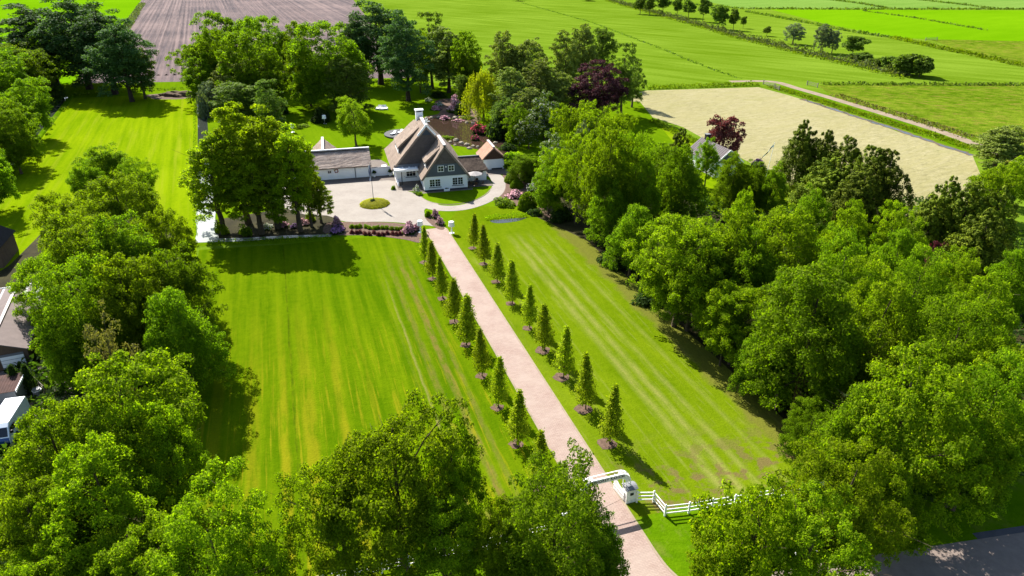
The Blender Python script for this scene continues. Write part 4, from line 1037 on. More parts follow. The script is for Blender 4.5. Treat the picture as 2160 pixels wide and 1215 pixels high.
# tiled shed
st = Bld('tiled_shed', 16, 12.5, 'white shed with orange-brown roof and dark timber gable at the end of the path', 'shed')
st.part('wall', MB().box(13.9, 18.3, 11.0, 16.2, 0, 2.3), M['render'])
thatched(st, 'roof', [(16.1, 10.7, 4.75), (16.1, 16.6, 4.75), (13.4, 16.6, 2.2), (13.4, 10.7, 2.2)], .22, M['orange_tile'])
thatched(st, 'roof', [(16.1, 16.6, 4.75), (16.1, 10.7, 4.75), (18.8, 10.7, 2.2), (18.8, 16.6, 2.2)], .22, M['orange_tile'])
gs = MB()
for i in range(9):
    za, zb = 2.25+i*.25, 2.25+(i+1)*.25; h_ = lambda z: (4.55-z)*1.05
    gs.add([(16.1-h_(za), 10.86, za), (16.1+h_(za), 10.86, za), (16.1+max(.01, h_(zb)), 10.9, zb), (16.1-max(.01, h_(zb)), 10.9, zb), (16.1-h_(za), 11.1, za), (16.1+h_(za), 11.1, za), (16.1+max(.01, h_(zb)), 11.1, zb), (16.1-max(.01, h_(zb)), 11.1, zb)], [(0,1,2,3),(7,6,5,4),(0,4,5,1),(3,2,6,7),(0,3,7,4),(1,5,6,2)])
o = st.part('gable_boards', gs, M['wood'], label='brown boarded gable'); o['kind'] = 'stuff'
st.part('ridge_cap', MB().box(15.88, 16.32, 10.7, 16.6, 4.72, 4.92), M['ridge'])
st.part('door', MB().box(15.6, 17.9, 10.92, 11.0, .03, .3), M['dark'], label='dark door sill along the foot of the gable wall')
sheet('shed_yard_paving', [HL(*q) for q in [(13.1, 10.95), (18.6, 10.95), (18.6, 7.2), (14.6, 7.4), (13.1, 8.4)]], M['patio'], 9)
# terrace with parasol, table, chairs
tx, ty = HL(10.2, 2.1)
tag(MB().box(-1.6, 3.3, -1.7, 2.1, 0, .08).build('terrace', M['patio'], None, (tx, ty, 0), HA), None, None, None, 'structure')
pr = empty('parasol', (tx, ty, .08), HA, 'round pale grey parasol on the terrace beside the front wing', 'parasol')
MB().tube((0, 0, 0), (0, 0, 2.65), .04, .03, 8).build('pole', M['wood'], pr); MB().lathe([(.35, 0), (.35, .1), (.06, .14)], 12).build('base', M['dark'], pr)
v = [(0, 0, 2.6)]; f = []
for i in range(8):
    a0 = 2*math.pi*i/8; v.append((1.55*math.cos(a0), 1.55*math.sin(a0), 2.1))
for i in range(8):
    gore = MB().slab([v[0], v[1+i], v[1+(i+1) % 8]], .02); gore.build('canopy_gore', M['parasol'], pr)
    MB().tube((0, 0, 2.55), (v[1+i][0]*.98, v[1+i][1]*.98, 2.06), .012, .012, 4).build('rib', M['wood'], pr)
tb = empty('garden_table', (tx+.35, ty-.35, .08), HA, 'round dark garden table under the parasol', 'table')
MB().lathe([(.75, .70), (.75, .75)], 16).build('table_top', M['dark'], tb)
for sx in (-1, 1):
    for sy in (-1, 1): MB().tube((.4*sx, .4*sy, .7), (.5*sx, .5*sy, 0), .025, .02, 5).build('leg', M['dark'], tb)
chs = []
def chair_parts(root):
    MB().box(-.25, .25, -.25, .25, .42, .47).build('seat', M['wood'], root)
    MB().box(-.25, .25, .21, .26, .47, .92).build('backrest', M['wood'], root)
    for sx in (-1, 1):
        for sy in (-1, 1): MB().tube((.22*sx, .22*sy, .42), (.24*sx, .24*sy, 0), .02, .02, 5).build('leg', M['dark'], root)
for a, lab in ((200, 'brown garden chair at the left of the round terrace table'), (270, 'brown garden chair at the near side of the round terrace table'), (340, 'brown garden chair at the right of the round terrace table'), (90, 'brown garden chair at the far side of the round terrace table')):
    ca = empty('garden_chair', (tx+.35+1.15*math.cos(R(a)), ty-.35+1.15*math.sin(R(a)), .08), R(a)-math.pi/2, lab, 'chair', 'garden chairs round the terrace table'); chair_parts(ca)

# round island hedge and flagpole
IX, IY = P(790.5, 431)
isl = put_shrub('clipy', IX, IY, 2.75, 2.75, .85, 'round_hedge', 'low round clipped yellow-green hedge in the middle of the forecourt', 'hedge')
put_shrub('dark', IX-.3, IY-.2, .7, .6, .35, 'low_shrub', 'small grey-green shrub in the centre of the round hedge', 'shrub', z=.72)
fp = empty('flagpole', (IX-.15, IY, 0), 0, 'slim white flagpole rising from the round hedge', 'flagpole')
MB().tube((0, 0, 0), (0, 0, 7.6), .06, .035, 8).build('pole', M['lead'], fp); MB().lathe([(.02, 7.6), (.08, 7.68), (.02, 7.78)], 8).build('finial', M['white'], fp)
fl = MB(); nz = 14; xs = [0, .16, .30, .42]; v = []
for i in range(nz+1):
    z = 7.4-i*.21; sw = .16*math.sin(i*.8)
    for j, x in enumerate(xs): v.append((-.06-x*(.75+.2*math.sin(i*.5)), .12*math.sin(j*2.1+i*.6)+sw*.3, z-j*.06))
n4 = len(xs); fs = [(i*n4+j, i*n4+j+1, (i+1)*n4+j+1, (i+1)*n4+j) for i in range(nz) for j in range(n4-1)]
fl.add(v, fs); fl.m = [1 if j == 1 else 0 for i in range(nz) for j in range(n4-1)]
fo = fl.build('flag', [M['blue'], M['white']], None, (IX-.15, IY, 0)); tag(fo, 'limp blue and white flag hanging from the forecourt flagpole', 'flag')
fo.modifiers.new('thickness', 'SOLIDIFY').thickness = .02

# giant white standard lamps used as garden ornaments
def garden_lamp(bx, by, s, label):
    x, y = P(bx, by); t = empty('garden_lamp', (x, y, 0), 0, label, 'garden lamp', 'oversized white standard lamps in the garden'); t.scale = (s, s, s)
    MB().lathe([(.42, 0), (.42, .06), (.2, .14), (.1, .22)], 14).build('base', M['white'], t)
    MB().lathe([(.1, .2), (.13, .5), (.08, .9), (.12, 1.1), (.06, 1.3)], 12).build('stem', M['white'], t)
    MB().lathe([(.50, 1.25), (.42, 2.02), (.3, 2.06)], 18).build('lamp_shade', M['white'], t)
garden_lamp(953, 492, 1.0, 'big white standard lamp on the lawn right of the top of the drive')
garden_lamp(887, 490, 1.0, 'big white standard lamp by the pink rhododendron left of the drive')
garden_lamp(685, 261, 1.1, 'big white standard lamp in the shade of the trees on the back lawn')
garden_lamp(618, 279, 1.0, 'big white standard lamp half hidden behind the grove left of the garden tree')
# sun loungers on the back lawn
for bx, lab in ((799, 'white lounge chair on the back lawn, the left of the pair'), (812, 'white lounge chair on the back lawn, the right of the pair')):
    x, y = P(bx, 231); t = empty('lounge_chair', (x, y, .01), R(-20 if bx < 805 else 20), lab, 'lounge chair', 'pair of white lounge chairs on the back lawn')
    MB().box(-.6, .6, -.8, .5, .25, .45).build('seat', M['white'], t); MB().slab([(-.6, .5, .45), (.6, .5, .45), (.6, 1.0, 1.15), (-.6, 1.0, 1.15)], .12).build('backrest', M['white'], t)
    for sx in (-1, 1):
        MB().box(sx*.68-.08, sx*.68+.08, -.75, .6, 0, .62).build('armrest', M['white'], t)
x, y = P(805.5, 232); t = MB().box(-.4, .4, -.4, .4, .3, .42).box(-.08, .08, -.08, .08, 0, .3).build('side_table', M['white'], None, (x, y, .01)); tag(t, 'small white table between the two lounge chairs on the back lawn', 'table')
# black round decking platform by the pond with pale loungers
x, y = P(840, 284)
dk = MB().lathe([(3.4, 0), (3.4, .35), (3.2, .35)], 32).build('round_platform', M['dark'], None, (x, y, .012)); dk.scale = (1, 1.25, 1); tag(dk, 'dark oval platform beside the pond behind the farmhouse roof', 'platform')
for i, (dx, dy, lab) in enumerate(((-1.0, -1.2, 'pale blue sun lounger on the dark oval platform, nearest the lawn'), (.5, .2, 'pale blue sun lounger in the middle of the dark oval platform'), (1.8, 1.8, 'pale blue sun lounger on the dark oval platform, nearest the pond'))):
    t = empty('sun_lounger', (x+dx, y+dy, .365), R(-30), lab, 'sun lounger', 'pale sun loungers on the dark oval platform')
    MB().box(-.35, .35, -.9, .3, .22, .34).build('mattress', M['vanwhite'], t); MB().slab([(-.35, .3, .34), (.35, .3, .34), (.35, .9, .8), (-.35, .9, .8)], .1).build('backrest', M['vanwhite'], t)
    MB().box(-.33, .33, -.85, .25, .12, .22).box(-.3, -.2, -.8, -.7, 0, .12).box(.2, .3, -.8, -.7, 0, .12).box(-.3, -.2, .1, .2, 0, .12).box(.2, .3, .1, .2, 0, .12).build('frame', M['blue'], t)
# pond-side boulders
NTH = ['first', 'second', 'third', 'fourth', 'fifth', 'sixth', 'seventh', 'eighth', 'ninth', 'tenth', 'eleventh', 'twelfth']
rs = random.Random(8)
mb = bmesh.new(); bmesh.ops.create_icosphere(mb, subdivisions=2, radius=1)
for v_ in mb.verts: v_.co *= 1+.16*math.sin(v_.co.x*5+v_.co.y*3)*math.cos(v_.co.z*4)
rockme = bpy.data.meshes.new('rock'); mb.to_mesh(rockme); mb.free(); rockme.materials.append(M['stone'])
spots = [(985, 306, 'large pale boulder at the near edge of the pond, nearest the farmhouse ridge'), (973, 303, None), (998, 309, None), (1008, 310, None), (962, 297, None), (1020, 312, None), (1032, 314, None), (950, 300, None), (1045, 302, None), (1044, 318, None), (990, 314, None), (960, 307, None),
         (900, 250, None), (925, 248, None), (945, 247, None), (910, 249, None), (960, 250, None), (1000, 262, None), (985, 259, None)]
near_ = sorted([q for q in spots if q[1] > 270 and not q[2]]); far_ = sorted([q for q in spots if q[1] < 270])
spots = [q for q in spots if q[2]]+near_+far_
for i, (bx, by, lab) in enumerate(spots):
    x, y = P(bx, by); o = link(bpy.data.objects.new('boulder', rockme)); s_ = rs.uniform(.45, .9)*(1.3 if lab else 1)
    o.location = (x, y, s_*.2); o.scale = (s_, s_*.8, s_*.55); o.rotation_euler = (0, 0, rs.uniform(0, 6))
    far = by < 270
    tag(o, lab or ('pale stone on the far edge of the pond, %s from the left' % NTH[i-12] if far else 'pale stone on the near edge of the pond, %s small one from the left' % NTH[i-1]), 'boulder', 'stones along the far pond edge' if far else ('stones along the near pond edge' if not lab else None))
# ------------------------------------------------------------------ gate, fences
gate = empty('entrance_gate', W(20.65, 38.5)+(0,), -GA, 'white entrance gate arch over the drive with a lettered sign', 'gate')
def gp(mb): mb.v = [(a-20.65, b-38.5, c) for a, b, c in mb.v]; return mb
for s0 in (0, 1):
    mt = (lambda t: t) if s0 == 0 else (lambda t: 41.3-t)
    def bxm(mb, a, b, *r, mi=0): x0, x1 = sorted((mt(a), mt(b))); return mb.box(x0, x1, *r, mi)
    pl = gp(bxm(MB(), 22.45, 23.35, 38.1, 38.9, 0, 1.32)).build('pillar', M['white'], gate)
    rf = MB(); K = 6
    pr_ = [(38.0+1.05*i/K, 1.32+.30*math.sin(math.pi*min(1, .15+.75*i/K))) for i in range(K+1)]
    xa, xb = sorted((mt(22.38), mt(23.45)))
    for i in range(K): rf.slab([(xa, pr_[i][0], pr_[i][1]+.05), (xb, pr_[i][0], pr_[i][1]+.05), (xb, pr_[i+1][0], pr_[i+1][1]+.05), (xa, pr_[i+1][0], pr_[i+1][1]+.05)], .06)
    gp(rf).build('pillar_roof', M['lead'], pl)
    gp(bxm(MB(), 22.78, 23.08, 38.06, 38.1, .85, 1.1)).build('letter_box', M['dark'], pl)
    # leaf, swung open up the drive, swooping top
    pts = [(0, .12), (1.62, .12), (1.62, 1.75), (1.4, 1.55), (1.1, 1.28), (.8, 1.12), (.4, 1.03), (0, 1.0)]
    hx, hy = mt(22.40), 38.45; ex, ey = mt(22.24), 40.0; d = Vector((ex-hx, ey-hy, 0)).normalized(); nn = Vector((-d.y, d.x, 0))
    v = [Vector((hx, hy, z))+d*s+nn*.03 for s, z in pts]+[Vector((hx, hy, z))+d*s-nn*.03 for s, z in pts]; k = len(pts)
    lf = gp(MB().add(v, [tuple(range(k)), tuple(range(2*k-1, k-1, -1))]+[(i, i+k, (i+1) % k+k, (i+1) % k) for i in range(k)])).build('gate_leaf', M['white'], gate)
    gp(MB().bar(Vector((hx, hy, .62)), Vector((hx, hy, .62))+d*1.62, .1, .08)).build('gate_rail', M['white'], lf)
arch = MB()
def arc(off):
    pts = [(22.85-off*0, 1.3)]
    R_ = .95-off
    cx, cz = 21.9, 2.2
    pts = [(cx+R_, 1.3), (cx+R_, cz)]+[(cx+R_*math.cos(a), cz+R_*math.sin(a)) for a in np.linspace(0, math.pi/2, 7)[1:]]
    return pts+[(41.3-x, z) for x, z in reversed(pts)]
outer, inner = arc(0), arc(.42)
for y in (38.38, 38.86):
    for path, nm in ((outer, 'arch_rail'), (inner, 'arch_rail')):
        mb = MB()
        for a, b in zip(path[:-1], path[1:]): mb.bar((a[0], y, a[1]), (b[0], y, b[1]), .06, .06)
        gp(mb).build(nm, M['white'], gate)
for i in (0, 1, 3, 5, 7): 
    for pth_ in (outer,):
        for q in (i, len(pth_)-1-i):
            gp(MB().bar((pth_[q][0], 38.38, pth_[q][1]), (pth_[q][0], 38.86, pth_[q][1]), .05, .05)).build('arch_brace', M['white'], gate)
# curved side panels follow the arch, sign panel spans the top
for y in (38.36, 38.88):
    for m_ in (0, 1):
        sp = MB()
        for i in range(1, 7):
            idx = (lambda q: q) if m_ == 0 else (lambda q: len(outer)-1-q)
            a, b, c_, d_ = outer[idx(i)], outer[idx(i+1)], inner[idx(i+1)], inner[idx(i)]
            sp.slab([(a[0], y, a[1]), (b[0], y, b[1]), (c_[0], y, c_[1]), (d_[0], y, d_[1])], .02)
        gp(sp).build('arch_panel', M['white'], gate)
sg = gp(MB().box(19.4, 21.9, 38.33, 38.37, 2.73, 3.15)).build('sign_panel', M['white'], gate)
fc_ = bpy.data.curves.new('lettering', 'FONT'); fc_.body = 'EPHORSY RANCH'; fc_.size = .34; fc_.extrude = .008; fc_.space_character = 1.12; fc_.align_x = 'CENTER'; fc_.align_y = 'CENTER'; fc_.offset = .006
ft = bpy.data.objects.new('lettering', fc_); link(ft); ft.rotation_euler = (math.pi/2, 0, 0)
bpy.context.view_layer.update()
tm_ = bpy.data.meshes.new_from_object(ft.evaluated_get(bpy.context.evaluated_depsgraph_get())); bpy.data.objects.remove(ft)
bm = bmesh.new(); bm.from_mesh(tm_); bmesh.ops.remove_doubles(bm, verts=bm.verts, dist=1e-5); left = set(bm.verts); isl_ = []
while left:
    st_ = [left.pop()]; grp_ = set(st_)
    while st_:
        for e in st_.pop().link_edges:
            for q in e.verts:
                if q in left: left.remove(q); grp_.add(q); st_.append(q)
    isl_.append(grp_)
for grp_ in sorted(isl_, key=lambda g: min(q.co.x for q in g)):
    ids = {q: i for i, q in enumerate(grp_)}; lm = bpy.data.meshes.new('letter')
    lm.from_pydata([(q.co.x+.07, -.175-q.co.z, 2.94+q.co.y) for q in grp_], [], [[ids[q] for q in f.verts] for f in bm.faces if f.verts[0] in ids]); lm.materials.append(M['black'])
    link(bpy.data.objects.new('letter', lm), sg)
bm.free()

def rail_fence(name, pts, label, h=1.22, mat='white', group=None, rails=(.3, .68, 1.06), rw=.045, rh=.12, post=.14):
    x0, y0 = pts[0]; root = empty(name, (x0, y0, 0), 0, label, 'fence', group)
    pm = MB().box(-post/2, post/2, -post/2, post/2, 0, h).lathe([(post*.55, h), (post*.3, h+.06)], 8).mesh('post', M[mat])
    for p in pts:
        o = link(bpy.data.objects.new('post', pm), root); o.location = (p[0]-x0, p[1]-y0, 0)
    for a, b in zip(pts[:-1], pts[1:]):
        for z in rails:
            MB().bar((a[0]-x0, a[1]-y0, z), (b[0]-x0, b[1]-y0, z), rw, rh).build('rail', M[mat], root)
    return root
rail_fence('white_fence', [W(23.4, 38.0), W(24.75, 37.6), W(24.88, 35.9)]+[W(26.9+2.05*i, 35.55-.22*i) for i in range(7)], 'white three-rail fence running right from the gate pillar with a step in it')
rail_fence('white_fence', [W(17.9, 38.0), W(16.5, 37.6), W(16.3, 36.9)]+[W(14.2-2.05*i, 36.95+.07*i) for i in range(12)], 'white three-rail fence left of the gate, mostly hidden behind the roadside trees')
# farm gates in the fields
def field_gate(a, b, label, mat='grey_wood'):
    A_, B_ = np.array(P(*a)), np.array(P(*b)); ln = np.linalg.norm(B_-A_); n = max(1, int(ln/3.5))
    return rail_fence('field_gate', [tuple(A_+(B_-A_)*i/n) for i in range(n+1)], label, h=1.5, mat=mat, rails=(.4, .8, 1.25), rw=.08, rh=.14, post=.24)['label']
for a, b, l in (((1610, 178), (1633, 186), 'long weathered timber field gate at the corner of the hay field'), ((1635, 188), (1643, 191), 'short pale timber hurdle beside the long gate at the hay field corner'),
                ((1702, 180), (1724, 185), 'grey timber gate beside the dirt track into the rough meadow'), ((1952, 86), (1976, 85), 'dark timber gate far off at the upper right fields')):
    field_gate(a, b, l); [o for o in C.objects if o.name.startswith('field_gate')][-1]['category'] = 'gate'

# ------------------------------------------------------------------ trees of the drive
ORD = ['first', 'second', 'third', 'fourth', 'fifth', 'sixth', 'seventh', 'eighth', 'ninth']
wl = [91.6, 85.7, 79.4, 72.8, 67.0, 60.2, 54.2, 48.2, 42.2]
hl = [5.6, 5.5, 5.9, 5.8, 6.3, 5.9, 5.7, 6.1, 5.9]; rl = [.8, 1.02, .95, 1.1, 1.2, .9, .85, 1.0, .9]
for i in range(9):
    x, y = W(16.15, wl[i]); 
    sheet('mulch_ring', [(x-.1+rr_*math.cos(a), y+.05+rr_*math.sin(a)) for a, rr_ in [(q*math.pi/6, .66+.12*math.sin(q*2.3+i)) for q in range(12)]], M['mulch'], 6)
    put_tree('conical_tree', x, y, hl[i]*1.03, rl[i]*1.38, 'narrow cone-shaped hornbeam, %s from the house in the row left of the drive' % ORD[i], 'hornbeams lining the left of the drive', idx=i).rotation_euler[:2] = (R(_trs.uniform(-2.5, 2.5)), R(_trs.uniform(-2.5, 2.5)))
wr = [94.5, 88.3, 82.0, 75.2, 68.4, 63.0, 57.2, 51.2, 45.6]
hr = [5.5, 5.9, 5.6, 6.0, 5.7, 6.0, 6.0, 6.3, 6.3]; rr2 = [.95, 1.1, 1.05, 1.05, .95, 1.0, 1.0, 1.0, 1.05]
for i in range(9):
    x, y = W(24.48, wr[i]); s_ = .64+.26*(i > 4)
    sheet('mulch_ring', [(x-.25+rr_*math.cos(a), y+.05+rr_*math.sin(a)) for a, rr_ in [(q*math.pi/6, s_*(1+.12*math.sin(q*2.3+i))) for q in range(12)]], M['mulch'], 6)
    put_tree('conical_tree', x, y, hr[i]*1.03, rr2[i]*1.38, 'narrow cone-shaped hornbeam, %s from the house in the row right of the drive' % ORD[i], 'hornbeams lining the right of the drive', idx=i+1).rotation_euler[:2] = (R(_trs.uniform(-2.5, 2.5)), R(_trs.uniform(-2.5, 2.5)))

# ------------------------------------------------------------------ woods: (kind, top x, top y, width, height, label)
TREES = [
 # far upper left
 ('poplar', 72, 18, 204, 24, 'dark poplar at the left end of the clump by the ploughed field'),
 ('poplar', 140, 0, 180, 27, 'tall dark poplar second from the left in the clump by the ploughed field'),
 ('poplar', 196, 12, 168, 26, 'dark poplar in the middle of the clump, its trunk beside the paddock end'),
 ('poplar', 240, 50, 132, 22, 'dark poplar right of the middle of the clump by the ploughed field'),
 ('dark_tree', 282, 100, 80, 15, 'lower dark tree at the right end of the poplar clump'),
 ('dark_tree', 20, 70, 120, 18, 'dark green tree behind the left edge woods below the poplars'),
 ('lime_big', 26, 104, 153, 15, 'broad sunlit tree at the top of the left edge wood'),
 ('hawthorn', 78, 102, 46, 12, 'tree flecked with white blossom below the poplar clump'),
 ('lime_big', -26, 112, 153, 16, 'broad green tree cut by the left edge, below the dark poplars'),
 ('lime_big', 28, 170, 136, 14, 'rounded dark green tree beside the pale end of the canal'),
 ('lime_big', -26, 207, 144, 14, 'sunlit tree at the left edge, level with the pale canal end'),
 ('lime_big', 6, 242, 119, 12, 'green tree leaning over the dark canal'),
 ('lime_big', -59, 292, 144, 13, 'dark tree at the left edge over the lower canal'),
 # upper middle
 ('lime_big', 560, 46, 130, 21, 'tall tree at the back between the two big crowns, edge of the ploughed field'),
 ('oak_far', 614, 56, 90, 20, 'back tree with its top against the ploughed field, left of the big round crown'),
 ('lime_big', 470, 36, 150, 22, 'tall bright tree on the top edge of the middle wood'),
 ('lime_big', 425, 66, 120, 20, 'bright tree at the left side of the middle wood beside the ploughed field'),
 ('lime_big', 520, 78, 150, 20, 'broad tree in the middle of the wood behind the grey birches'),
 ('oak_far', 415, 120, 90, 14, 'lower tree at the left foot of the middle wood'),
 ('lime_big', 690, 60, 190, 22, 'very broad round crown on the back lawn left of the dark poplars'),
 ('lime_big', 640, 95, 110, 17, 'green tree at the left shoulder of the broad round crown'),
 ('dark_tree', 730, 110, 120, 17, 'shaded green tree at the right foot of the broad round crown'),
 ('birch', 478, 118, 94, 15, 'grey-green birch, left one of the pair over the moat'),
 ('birch', 530, 118, 108, 15, 'grey-green birch, right one of the pair over the moat'),
 ('silver_tree', 436, 168, 56, 9, 'silvery tree hanging over the bright moat'),
 ('dark_tree', 500, 165, 130, 12, 'dark tree in the shade below the two grey birches'),
 ('dark_tree', 560, 175, 80, 12, 'dark tree right of the grey birches by the sunlit gap in the lawn'),
 ('poplar', 790, 10, 156, 25, 'tall dark poplar with bare forked trunks at the back lawn'),
 ('poplar', 850, 34, 120, 24, 'dark poplar right of the forked one at the back lawn'),
 ('poplar', 742, 42, 84, 21, 'dark side crown left of the forked poplar'),
 ('dark_tree', 905, 36, 80, 22, 'dark tree top between the poplars and the brownish crown'),
 ('lime_far', 880, 70, 60, 18, 'bright leafy tree beside the poplar trunks on the back lawn'),
 ('birch', 942, 62, 122, 19, 'brownish-green tall crown behind the pond'),
 ('oak_far', 985, 76, 90, 18, 'rounded green tree right of the brownish crown'),
 ('oak_far', 990, 108, 70, 14, 'smaller bright crown in front of the rounded tree behind the pond'),
 ('dark_tree', 978, 152, 44, 9, 'small dark grey-green tree behind the pink shrub at the pond'),
 ('birch', 1062, 70, 84, 18, 'weeping grey birch, left of the pair beyond the willow'),
 ('birch', 1108, 78, 92, 17, 'weeping grey birch, right of the pair beyond the willow'),
 ('birch', 1196, 66, 76, 19, 'slender grey birch left of the dark round tree'),
 ('birch', 1230, 58, 94, 19, 'grey birch leaning against the dark round tree'),
 ('dark_tree', 1276, 46, 76, 20, 'dark green round-topped tree at the edge of the big meadow'),
 ('dark_tree', 1320, 100, 78, 18, 'dark green tree right of the copper beech'),
 ('dark_tree', 1340, 128, 52, 13, 'lower dark green tree at the meadow corner of the wood'),
 ('beech_tree', 1264, 132, 128, 15, 'dark purple copper beech at the end of the garden wood'),
 ('willow', 1018, 148, 92, 13, 'yellow weeping willow at the pond'),
 ('birch', 1082, 146, 103, 14, 'grey-green birch right of the yellow willow'),
 ('birch', 1136, 132, 122, 15, 'broad grey-green birch in the middle of the garden wood'),
 ('birch', 1176, 148, 89, 13, 'grey-green birch just left of the copper beech'),
 ('birch', 1112, 190, 108, 11, 'low birch in front of the garden wood, right of the willow'),
 ('dark_tree', 1062, 205, 76, 9, 'dark shaded tree behind the pond and the red rhododendron'),
 ('oak_far', 1095, 225, 70, 9, 'shaded green tree at the back corner of the pond'),
 ('hawthorn', 1150, 196, 84, 11, 'tree veiled in pale blossom right of the pond, upper one'),
 ('hawthorn', 1116, 240, 66, 8, 'tree veiled in pale blossom beside the tiled shed'),
 # right hand wood, back to front
 ('lime_far', 1205, 208, 90, 13, 'bright green tree just below the copper beech'),
 ('lime_far', 1260, 222, 110, 15, 'bright round tree right below the copper beech'),
 ('oak_near', 1316, 250, 96, 16, 'bright tree on the lawn side below the purple crowns'),
 ('silver_tree', 1238, 246, 60, 13, 'pale silvery crown among bright trees behind the shed'),
 ('hawthorn', 1170, 285, 90, 10, 'blossoming tree left of the tall wood behind the clipped bushes'),
 ('oak_green', 1108, 320, 90, 6, 'low green tree above the clipped bushes by the path'),
 ('hawthorn', 1152, 350, 70, 7, 'white-flowering tree beside the clipped hedge block'),
 ('oak_near', 1290, 260, 150, 19, 'tall wide bright tree in the middle above the lawn corner'),
 ('oak_near', 1222, 284, 110, 15, 'bright tree whose pale trunk stands at the top corner of the lawn'),
 ('oak_green', 1345, 294, 120, 17, 'tall green tree over the shaded lawn edge'),
 ('conifer', 1440, 268, 70, 12, 'small dark evergreen left of the grey-roofed house'),
 ('oak_green', 1500, 286, 54, 10, 'green tree in front of the grey-roofed house'),
 ('oak_green', 1398, 296, 130, 14, 'green tree between the tall lawn-corner trees and the big round one by the grey roof'),
 ('oak_green', 1600, 336, 80, 11, 'green tree left below the small flagpole'),
 ('maple_red', 1536, 234, 92, 11, 'dark red maple beside the grey-roofed house'),
 ('oak_green', 1446, 302, 130, 15, 'big round deep green tree left of the grey-roofed house'),
 ('oak_green', 1556, 316, 94, 12, 'round green tree in front of the grey gable'),
 ('oak_green', 1636, 342, 82, 11, 'green tree right of the small flagpole'),
 ('oak_green', 1718, 390, 96, 12, 'round green tree before the olive conifers'),
 ('oak_near', 1575, 398, 80, 12, 'bright tree between the round trees and the oak wood'),
 ('conifer', 1700, 253, 106, 14, 'tallest olive conifer, leftmost of the conifer belt'),
 ('conifer', 1746, 272, 106, 13, 'olive conifer second from the left of the belt'),
 ('conifer', 1790, 284, 104, 13, 'olive conifer third from the left of the belt'),
 ('conifer', 1838, 304, 118, 13, 'olive conifer in the middle of the belt'),
 ('conifer', 1885, 316, 118, 13, 'olive conifer with a flat top by the hay field corner'),
 ('conifer', 1766, 330, 126, 10, 'lower olive conifer in front of the belt, left'),
 ('conifer', 1830, 350, 126, 11, 'lower olive conifer in front of the belt, middle'),
 ('conifer', 2012, 372, 118, 13, 'olive conifer at the right side beyond the hay field corner'),
 ('conifer', 2064, 382, 126, 13, 'olive conifer in the right-hand group'),
 ('conifer', 2120, 392, 126, 13, 'olive conifer near the right edge of the photo'),
 ('conifer', 1980, 410, 118, 11, 'olive conifer at the left end of the right-hand group'),
 ('conifer', 2090, 440, 154, 12, 'broad olive conifer in front of the right-hand group'),
 ('birch', 2124, 266, 135, 9, 'pale feathery tree at the right edge beside the track'),
 ('lime_far', 2110, 340, 110, 10, 'bright rounded tree at the right edge below the feathery one'),
 ('lime_far', 2155, 330, 90, 9, 'bright tree cut by the right edge below the feathery one'),
 ('maple_red', 1985, 500, 44, 7, 'small red-leaved tree deep in the right wood'),
 ('oak_green', 1812, 416, 90, 13, 'green tree against the foot of the conifer belt'),
 ('oak_near', 1900, 440, 110, 13, 'bright tree right of the foot of the conifer belt'),
 ('oak_near', 1452, 424, 230, 16, 'large spreading bright oak at the lawn edge with its trunk in view'),
 ('oak_near', 1560, 436, 150, 15, 'bright crown right behind the large spreading oak'),
 ('oak_near', 1666, 430, 190, 15, 'wide bright crown in the centre of the right wood'),
 ('oak_near', 1794, 432, 110, 13, 'bright pointed crown right of the centre of the right wood'),
 ('oak_green', 1600, 470, 160, 14, 'green crown between the lawn-edge oak and the wide central crown'),
 ('oak_green', 1790, 500, 150, 15, 'green crown right of the wide central crown'),
 ('oak_green', 1905, 478, 130, 14, 'green crown beside the small red-leaved tree'),
 ('oak_near', 2020, 520, 130, 12, 'bright crown near the right side behind the front trees'),
 ('oak_green', 1950, 540, 160, 14, 'dense green crown right of the very large oak'),
 ('oak_near', 2090, 570, 170, 14, 'bright crown toward the right edge, mid height'),
 ('oak_green', 2150, 520, 120, 13, 'green tree at the right edge level with the red-leaved tree'),
 ('oak_green', 1740, 545, 300, 17, 'very large oak in the heart of the right wood, its crown over the lawn'),
 ('oak_near', 1880, 580, 200, 15, 'bright crown behind the right shoulder of the very large oak'),
 ('oak_green', 1545, 600, 90, 10, 'shaded green tree beside the exposed trunk at the lawn edge'),
 ('oak_green', 1640, 660, 150, 10, 'shaded tree under the left side of the very large oak'),
 ('oak_green', 2040, 640, 220, 15, 'dense crown right of the very large oak'),
 ('oak_near', 2130, 680, 190, 15, 'bright crown against the right edge, two thirds down'),
 ('oak_near', 1950, 745, 290, 16, 'huge bright oak at the lower right'),
 ('oak_green', 1820, 800, 200, 13, 'green crown between the lawn and the huge lower right oak'),
 ('oak_green', 1720, 850, 110, 7, 'low tree at the shaded lawn edge, lower right'),
 ('oak_green', 2120, 770, 210, 14, 'deep green crown at the right edge beside the huge oak'),
 ('oak_near', 2070, 850, 220, 10, 'bright crown over the road verge at the right'),
 ('oak_near', 1810, 930, 240, 13, 'bright oak right of the white fence'),
 ('oak_near', 1890, 950, 150, 10, 'bright crown leaning towards the road, right of the fence oak'),
 ('yellow_tree', 1618, 1010, 225, 12, 'yellow-green tree standing behind the end of the white fence'),
 ('oak_near', 1730, 1060, 240, 11, 'bright tree at the bottom edge right of the gate'),
 ('yellow_tree', 1560, 1100, 200, 8, 'yellow-green tree at the bottom edge, nearest the brick apron'),
 # bottom
 ('oak_near', 822, 836, 330, 15, 'tall open oak at the bottom centre, its dark trunk in view'),
 ('oak_near', 700, 960, 230, 12, 'oak crown at the bottom, left of the tall open oak'),
 ('oak_near', 950, 888, 150, 13, 'narrow oak crown with a pointed top right of the tall open oak'),
 ('oak_near', 930, 1030, 220, 10, 'oak crown filling the bottom below the pointed one'),
 ('oak_green', 1176, 975, 285, 13, 'round dense oak directly left of the gate arch'),
